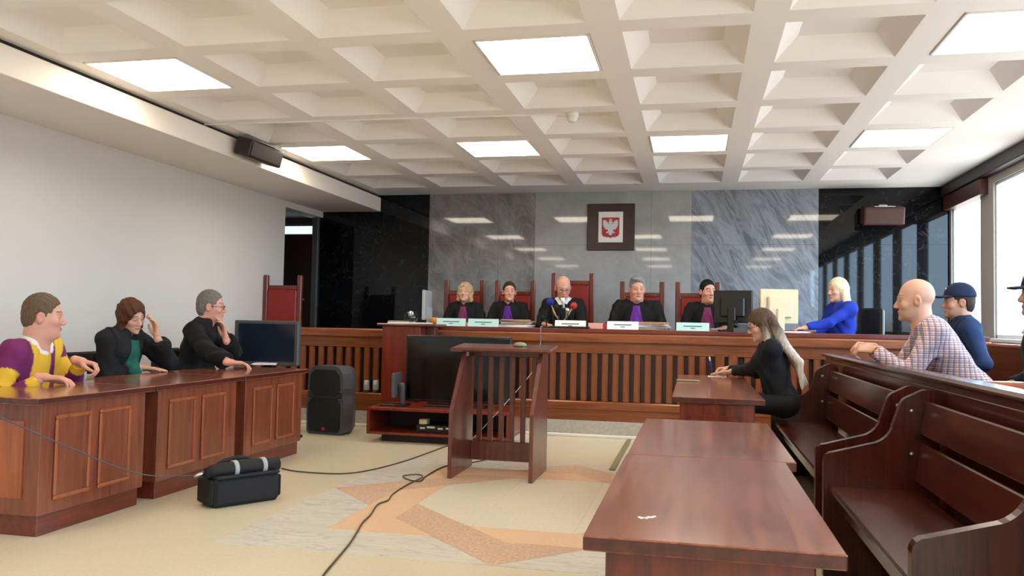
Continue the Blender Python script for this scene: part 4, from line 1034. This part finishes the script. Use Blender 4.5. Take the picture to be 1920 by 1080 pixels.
    if colfn is not None: cc = colfn(v, T, arms, nb)
    else: cc = np.tile(np.array(col), (len(v), 1))
    names = {'robe': 'robe', 'sweater': 'sweater', 'shirt': 'shirt', 'jacket': 'jacket'}
    colored(names[garment], gmat, t, [(wor(v), f, cc)], base)
    Ti = T.T
    def patch(name, region, grow, c, res=.006, mat='cloth', b=None):
        def fn(P): return smax(cloth(P) - grow, region((P - 0) @ T), .003)
        lo, hi = (np.array([-.26, -.05, .0]), np.array([.26, .45, .62])) if b is None else b
        v, f = nets(fn, lo, hi, res)
        if len(f): colored(name, mat, t, [(wor(v), f, np.array(c))], base)
    if jabot:
        patch('jabot', lambda q: np.maximum(np.maximum(np.abs(q[:, 0]) - (.036 + .045 * np.clip((.455 - q[:, 2]) / .20, 0, 1)), np.maximum(q[:, 2] - .475, .235 - q[:, 2])), -q[:, 1] + .0), .014, jabot)
    if collar and collar[0] > .3:
        patch('collar', lambda q: np.maximum(np.sqrt(q[:, 0] ** 2 + (q[:, 1] + .0) ** 2) - .092, .450 - q[:, 2]), .003, collar, .0045, 'cloth', (np.array([-.3, -.3, .15]), np.array([.3, .45, .64])))
    elif collar:
        patch('collar', lambda q: np.maximum(np.maximum(np.sqrt(q[:, 0] ** 2 + (q[:, 1] + .0) ** 2) - .150, .40 - q[:, 2] - .06 * (q[:, 1] > .05)), (np.abs(q[:, 0]) < .02) * (q[:, 1] > 0) * .02 - .005), .009, collar, .007, 'cloth', (np.array([-.3, -.3, .15]), np.array([.3, .45, .64])))
    if chain:
        patch('chain', lambda q: np.maximum(np.maximum(np.abs(np.abs(q[:, 0]) - (.0 + .12 * np.clip((q[:, 2] - .26) / .20, 0, 1))) - .011, np.maximum(.25 - q[:, 2], q[:, 2] - .49)), -q[:, 1]), .012, (.45, .32, .12), .0055)
    if garment == 'jacket':
        bb = (np.array([-.26, -.16, .28]), np.array([.26, .16, .62]))
        for k in (-1, 1):
            patch('epaulette', lambda q: np.maximum(np.maximum(np.abs(q[:, 1] + .012) - .022, .085 - k * q[:, 0]), np.maximum(k * q[:, 0] - .165, .36 - q[:, 2])), .007, (.10, .17, .36), .006, 'cloth', bb)
            patch('collar_badge', lambda q: np.maximum(np.maximum(np.abs(q[:, 2] - .435) - .010, .030 - k * q[:, 0]), np.maximum(k * q[:, 0] - .075, -q[:, 1])), .012, (.62, .64, .68), .005, 'cloth')
    if legs:
        def trous(P):
            d = ellip(P, T @ A(0, -.01, -.0), (.165 * bw, .13, .12), T)
            r0, r1, r2 = (.125, .12, .11) if robe else (.090, .066, .055)
            for k in (-1, 1):
                d = smin(d, capsule(P, hips[k], kneeL[k], r0, r1), .05); d = smin(d, smax(capsule(P, kneeL[k], ank[k], r1, r2), fz + .06 - P[:, 2], .01), .03)
            return smax(d, P[:, 2] - .08, .02)
        v, f = nets(trous, (-.40, -.30, fz), (.40, .70, .14), .019)
        colored('robe_skirt' if robe else 'trousers', 'robe', t, [(wor(v), f, np.array(col if robe else trouser))], base)
    # --- hair, cap, glasses
    if hair:
        hz = hc
        v, f = nets(lambda Q: hair_field(Q, hair), (-.13, -.17, -.24), (.13, .13, .16), .0055)
        n = np.random.RandomState(3).rand(len(v))
        sh = .9 + .2 * n
        colored('hair', 'hair', t, [(wor(v @ Hd.T + hc), f, np.array(haircol)[None] * sh[:, None])], base)
    if longhair is not None:
        strands = longhair(lambda q: np.asarray(q) @ Hd.T + hc, T, nb)
        def lh(P):
            d = None
            for pts, rr in strands:
                for i in range(len(pts) - 1):
                    c = capsule(P, pts[i], pts[i + 1], rr[i], rr[i + 1]); d = c if d is None else smin(d, c, .012)
            return d + .003 * np.sin(P[:, 0] * 240 + P[:, 1] * 170)
        pts = np.concatenate([np.array(p) for p, _ in strands]); v, f = nets(lh, pts.min(0) - .07, pts.max(0) + .07, .008)
        k = np.clip((v[:, 2] - nb[2] + .03) / .16, 0, 1)[:, None]; sh = 1.0
        colored('long_hair', 'hair', t, [(wor(v), f, (np.array((.62, .53, .44)) * (1 - k) + np.array(haircol) * k) * sh)], base)
    hw = lambda q: Vector(wor(np.asarray(q, float) @ Hd.T + hc))
    if glasses:
        m = MB()
        for k in (-1, 1):
            ring = [hw((k * .033 + .022 * math.cos(a), .100, -.006 + .016 * math.sin(a))) for a in np.linspace(0, 2 * math.pi, 15)]
            m.tube(ring, .0018 * s, 5).tube([hw((k * .055, .098, .0)), hw((k * .076, .05, .0)), hw((k * .082, -.01, -.002))], .0018 * s, 5)
        m.tube([hw((-.011, .102, -.002)), hw((.011, .102, -.002))], .0018 * s, 5); m.build('glasses', 'black_plastic', t, True)
    if cap:
        v, f = nets(lambda Q: smax(ellip(Q, (0, -.012, .045), (.090, .112, .104)), -(Q[:, 2] - .035 + .12 * (Q[:, 1] < -.2)), .008), (-.12, -.16, .0), (.12, .13, .18), .006)
        v2, f2 = nets(lambda Q: smax(smax(ellip(Q, (0, .085, .046), (.080, .088, .5)), np.abs(Q[:, 2] - .046 + .12 * (Q[:, 1] - .09) + 2.2 * Q[:, 0] ** 2) - .004, .003), -(Q[:, 1] - .06), .004), (-.12, .03, -.02), (.12, .22, .09), .004)
        colored('cap', 'cloth', t, [(wor(v @ Hd.T + hc), f, np.array((.012, .018, .05))), (wor(v2 @ Hd.T + hc), f2, np.array((.01, .014, .04)))], base)
        MB().tube([hw((0, .080, .092)), hw((0, .091, .096))], .012 * s, 12).build('cap_badge', 'steel', t, True)
    if watch:
        S0, E, Wr, fr, _ = arms[-1]; u = (Wr - E) / np.linalg.norm(Wr - E); c = Wr - u * .02
        MB().tube([Vector(wor(c - u * .010)), Vector(wor(c + u * .010))], .031 * s, 14).build('wristwatch', 'gold', t, True)
    return t, (org, s)

# ------------------------------------------------------------------ left side: three people behind the desks
BLK = (.007, .007, .008)
def rugby(v, T, arms, nb):
    yel = np.array((.72, .43, .035)); pur = np.array((.16, .018, .10)); wh = np.array((.75, .72, .70))
    q = v @ T; c = np.tile(yel, (len(v), 1))
    c[(np.abs(q[:, 0] + .085) < .035) & (q[:, 1] > -.02)] = pur
    c[(q[:, 0] > .10)] = pur; c[(q[:, 1] < -.03)] = pur
    for k in (-1, 1):
        S0, E, Wr, _, _ = arms[k]; da = capsule(v.astype(f32), S0, E, .06, .06); db = capsule(v.astype(f32), E, Wr, .055, .05)
        m = (da < .008) & (np.abs(q[:, 0]) > .14); c[m] = pur
        tm = (v - S0) @ (E - S0) / ((E - S0) @ (E - S0)); c[m & (tm > .35) & (tm < .72)] = yel
        m = (db < .006) & (np.abs(q[:, 0]) > .10) & (db < da); c[m] = pur; tm = (v - E) @ (Wr - E) / ((Wr - E) @ (Wr - E)); c[m & (tm > .68)] = yel
    c[(np.sqrt(q[:, 0] ** 2 + (q[:, 1]) ** 2) < .105) & (q[:, 2] > .455)] = wh
    return c
XM = -4.12
h1 = at(82, 592, X=XM)
w_r = at(82, 708, Z=.785); w_l = at(150, 677, X=-3.95)
person('heavy man in yellow and purple rugby shirt with white collar at the desk', h1, -90, .45, scale=1.13, lean=20, knee=.40, twist=15, hyaw=38, hpitch=4, skin='pink', hair='crop', haircol=(.13, .085, .05), colfn=rugby, garment='shirt', gmat='cloth', fat=.045, build=1.15,
       R=(w_r, (.75, .45, -.05), (0, 0, 1), 'relaxed'), L=(w_l, (.8, .3, -.2), (0, .2, 1), 'clasp'), trouser=(.02, .02, .03))
h2 = at(247, 592, X=-4.32)
person('woman in black robe with green jabot leaning her head on her hand', h2, -90, .45, knee=.40, lean=14, twist=-12, hyaw=-14, hpitch=20, hroll=8, skin='fair', hair='bob', haircol=(.085, .032, .016), jabot=(.012, .10, .075), collar=(.012, .012, .013), build=.95, sleeve=.02,
       R=(at(268, 690, Z=.765), (.85, .2, -.05), (0, 0, 1), 'flat'), L=(at(294, 630, X=-4.16), (-.15, -.10, 1), (.5, .9, .1), 'touch', (.5, .6, -1)))
h3 = at(396, 574, X=-4.34)
person('grey-haired man with glasses in black robe holding his hand to his mouth', h3, -90, .45, knee=.40, lean=16, twist=10, hyaw=26, hpitch=3, skin='pink', hair='crop', haircol=(.17, .155, .13), glasses=True, collar=(.013, .012, .013), build=1.08, sleeve=.02,
       R=(at(437, 684, Z=.775), (.8, .55, -.05), (0, 0, 1), 'relaxed'), L=(at(423, 634, X=-4.12), (-.22, -.02, 1), (.7, .7, .1), 'touch', (.6, .5, -1)))
# their chairs
for i, (hp, lb) in enumerate(((h1, 'plain dark chair under the man in the rugby shirt'), (h2, 'plain dark chair under the woman with green jabot'), (h3, 'plain dark chair under the man with glasses'))):
    x, y = hp.x - .17, hp.y
    t = thing('desk_chair', lb, 'chair', (x, y, 0), 'chairs behind the left desks')
    box('seat', 'bag_black', t, x - .22, x + .22, y - .22, y + .22, .39, .44, b=.02)
    box('backrest', 'bag_black', t, x - .30, x - .265, y - .20, y + .20, .55, .88, b=.015)
    for sx in (-.2, .17):
        for sy in (-.2, .17): box('leg', 'black_plastic', t, x + sx, x + sx + .03, y + sy, y + sy + .03, 0, .39, b=.004)
    for sy in (-.17, .14): box('back_strut', 'black_plastic', t, x - .265, x - .235, y + sy, y + sy + .03, .40, .85, b=.004)

# ------------------------------------------------------------------ judges
JY = 9.42; SZ = PZ + .485
def judge(label, px, py, **k):
    h = at(px, py, Y=JY + k.pop('dy', 0)); fl = dict(lean=6, floor_z=PZ); fl.update(k)
    hx = h.x
    L = (Vector((hx + .17, BY + .50, TZ + .035)), (-.5, -.85, -.1), (0, 0, 1), 'relaxed'); R = (Vector((hx - .17, BY + .50, TZ + .035)), (.5, -.85, -.1), (0, 0, 1), 'relaxed')
    fl.setdefault('L', L); fl.setdefault('R', R)
    return person(label, h, 180, SZ, **fl)
judge('judge with blond bob and plum jabot in black robe', 872, 548, scale=.93, hpitch=-6, hair='bob', haircol=(.48, .34, .19), jabot=(.17, .035, .10), skin='fair', build=.95, brow=(.2, .13, .08))
judge('judge with dark hair tied back and violet jabot in black robe', 955, 547, scale=.93, hair='tied', haircol=(.05, .028, .018), jabot=(.10, .02, .24), skin='pink', hyaw=16, hpitch=-3, build=1.0)
hj = at(1056, 541, Y=JY - .10)
judge('bald presiding judge with glasses and gold chain looking down', 1056, 539, scale=1.06, dy=-.10, hair='fringe', haircol=(.2, .17, .14), skin='pink', lean=14, hpitch=20, hyaw=18, chain=True, glasses=True, collar=(.75, .75, .76), brow=(.3, .2, .14),
      L=(Vector((hj.x + .13, BY + .36, TZ + .035)), (-.7, -.6, -.1), (0, 0, 1), 'relaxed'), R=(Vector((hj.x - .15, BY + .36, TZ + .035)), (.6, -.7, -.1), (0, 0, 1), 'relaxed'))
judge('grey-haired judge with violet jabot looking down at the files', 1195, 541, scale=1.08, hair='short', haircol=(.26, .255, .24), jabot=(.13, .03, .28), skin='pink', hyaw=14, hpitch=8, build=1.14, fat=.03)
judge('dark-haired judge with plum jabot beside the black monitor', 1327, 546, scale=1.0, hair='tied', haircol=(.012, .009, .008), jabot=(.20, .04, .12), skin='pink', hyaw=24, hpitch=2, build=1.02, fat=.01)
# clerk in blue
hcl = at(1570, 543, Y=9.36)
person('blonde clerk in bright blue sweater typing at the bench', hcl, 112, PZ + .46, lean=6, hyaw=8, hpitch=6, skin='fair', hair='long', haircol=(.74, .60, .40), garment='sweater', gmat='cloth', col=(.012, .035, .36), floor_z=PZ, brow=(.25, .17, .1), build=.95,
       L=(at(1500, 622, Y=BY + .36) + Vector((0, 0, .02)), (-.9, -.25, -.15), (0, 0, 1), 'relaxed'), R=(at(1520, 620, Y=BY + .52), (-.9, -.1, -.15), (0, 0, 1), 'relaxed'), trouser=(.015, .015, .02))

# ------------------------------------------------------------------ woman writing
hw_ = at(1426, 608, Y=6.72)
def mane(H_, T, nb):
    S = []
    for x in (-.055, -.02, .02, .055):
        S.append(([H_((x, -.07, .0)), H_((x * 1.2, -.09, -.10)), nb + T @ A(x * 1.7, -.105, -.05), T @ A(x * 2.2, -.165 - abs(x) * .3, .30), T @ A(x * 2.7, -.195 - x * .8, .10)], [.045, .045, .040, .032, .010]))
    S.append(([H_((-.07, .0, .0)), H_((-.082, .0, -.10)), nb + T @ A(-.10, .02, -.03)], [.03, .028, .02]))
    return S
person('woman with long fair-ended hair and glasses writing at the desk', hw_, 92, .43, lean=13, hpitch=20, hyaw=6, skin='fair', hair='long', haircol=(.10, .055, .032), garment='sweater', gmat='cloth', col=(.010, .011, .014), glasses=True, longhair=mane, build=.92, reach=1.12, scale=.97, trouser=(.012, .012, .013), knee=.40,
       L=(at(1368, 700, Z=DKZ + .03), (-1, .12, -.10), (0, 0, 1), 'flat'), R=(at(1364, 692, Z=DKZ + .055), (-.95, -.25, -.15), (.1, .5, .8), 'pen'))
c = at(1340, 706, Z=DKZ); sheets('note_paper', 'small white note paper under the writing woman\'s hand', 'paper', Vector((c.x + .02, c.y, DKZ)), .15, .11, .004, 0, 'paper', 2)
p0 = at(1334, 694, Z=DKZ + .05); 
t = thing('ballpoint_pen', 'violet and white pen held upright by the writing woman', 'pen', p0)
MB().tube([p0 + Vector((.01, 0, -.035)), p0 + Vector((-.002, 0, .02)), p0 + Vector((-.012, .01, .075))], [.002, .006, .006], 8).build('barrel', 'blue_foam', t, True)
MB().tube([p0 + Vector((-.012, .01, .075)), p0 + Vector((-.018, .012, .11))], .0062, 8).build('cap', 'white_plastic', t, True)

# ------------------------------------------------------------------ dock
hm = at(1716, 562, Y=5.85)
person('shaven-headed man in red and white checked shirt leaning on the dock rail', hm, 84, .655, lean=32, hpitch=4, hyaw=-6, skin='fair', hair=None, haircol=(.25, .17, .11), garment='shirt', gmat='plaid_shirt', build=1.1, floor_z=.22, watch=True, stubble=(.3, .2, .15), collar=None, trouser=(.02, .025, .04),
       L=(at(1640, 656, Y=5.80), (-.92, .25, .05), (.1, -.5, .85), 'clasp', (.1, -.4, -1)), R=(at(1630, 650, Y=6.02), (-.92, -.25, .05), (.1, .5, .85), 'clasp', (.1, .4, -1)))
hp_ = at(1797, 566, Y=6.85)
person('police officer in dark blue uniform and cap sitting beside the accused', hp_, 84, .655, lean=4, hpitch=0, hyaw=4, skin='tan', hair='crop', haircol=(.04, .03, .025), garment='jacket', gmat='cloth', col=(.016, .035, .10), cap=True, build=1.15, floor_z=.22, collar=(.012, .02, .05), trouser=(.012, .015, .03), stubble=(.12, .08, .06))
ho = at(1952, 552, Y=5.25)
person('second officer in dark uniform and cap by the dock partition', ho, 88, .655, lean=2, skin='tan', hair='crop', haircol=(.04, .03, .025), garment='jacket', gmat='cloth', col=(.010, .012, .018), cap=True, build=1.1, floor_z=.22, trouser=(.012, .012, .016))
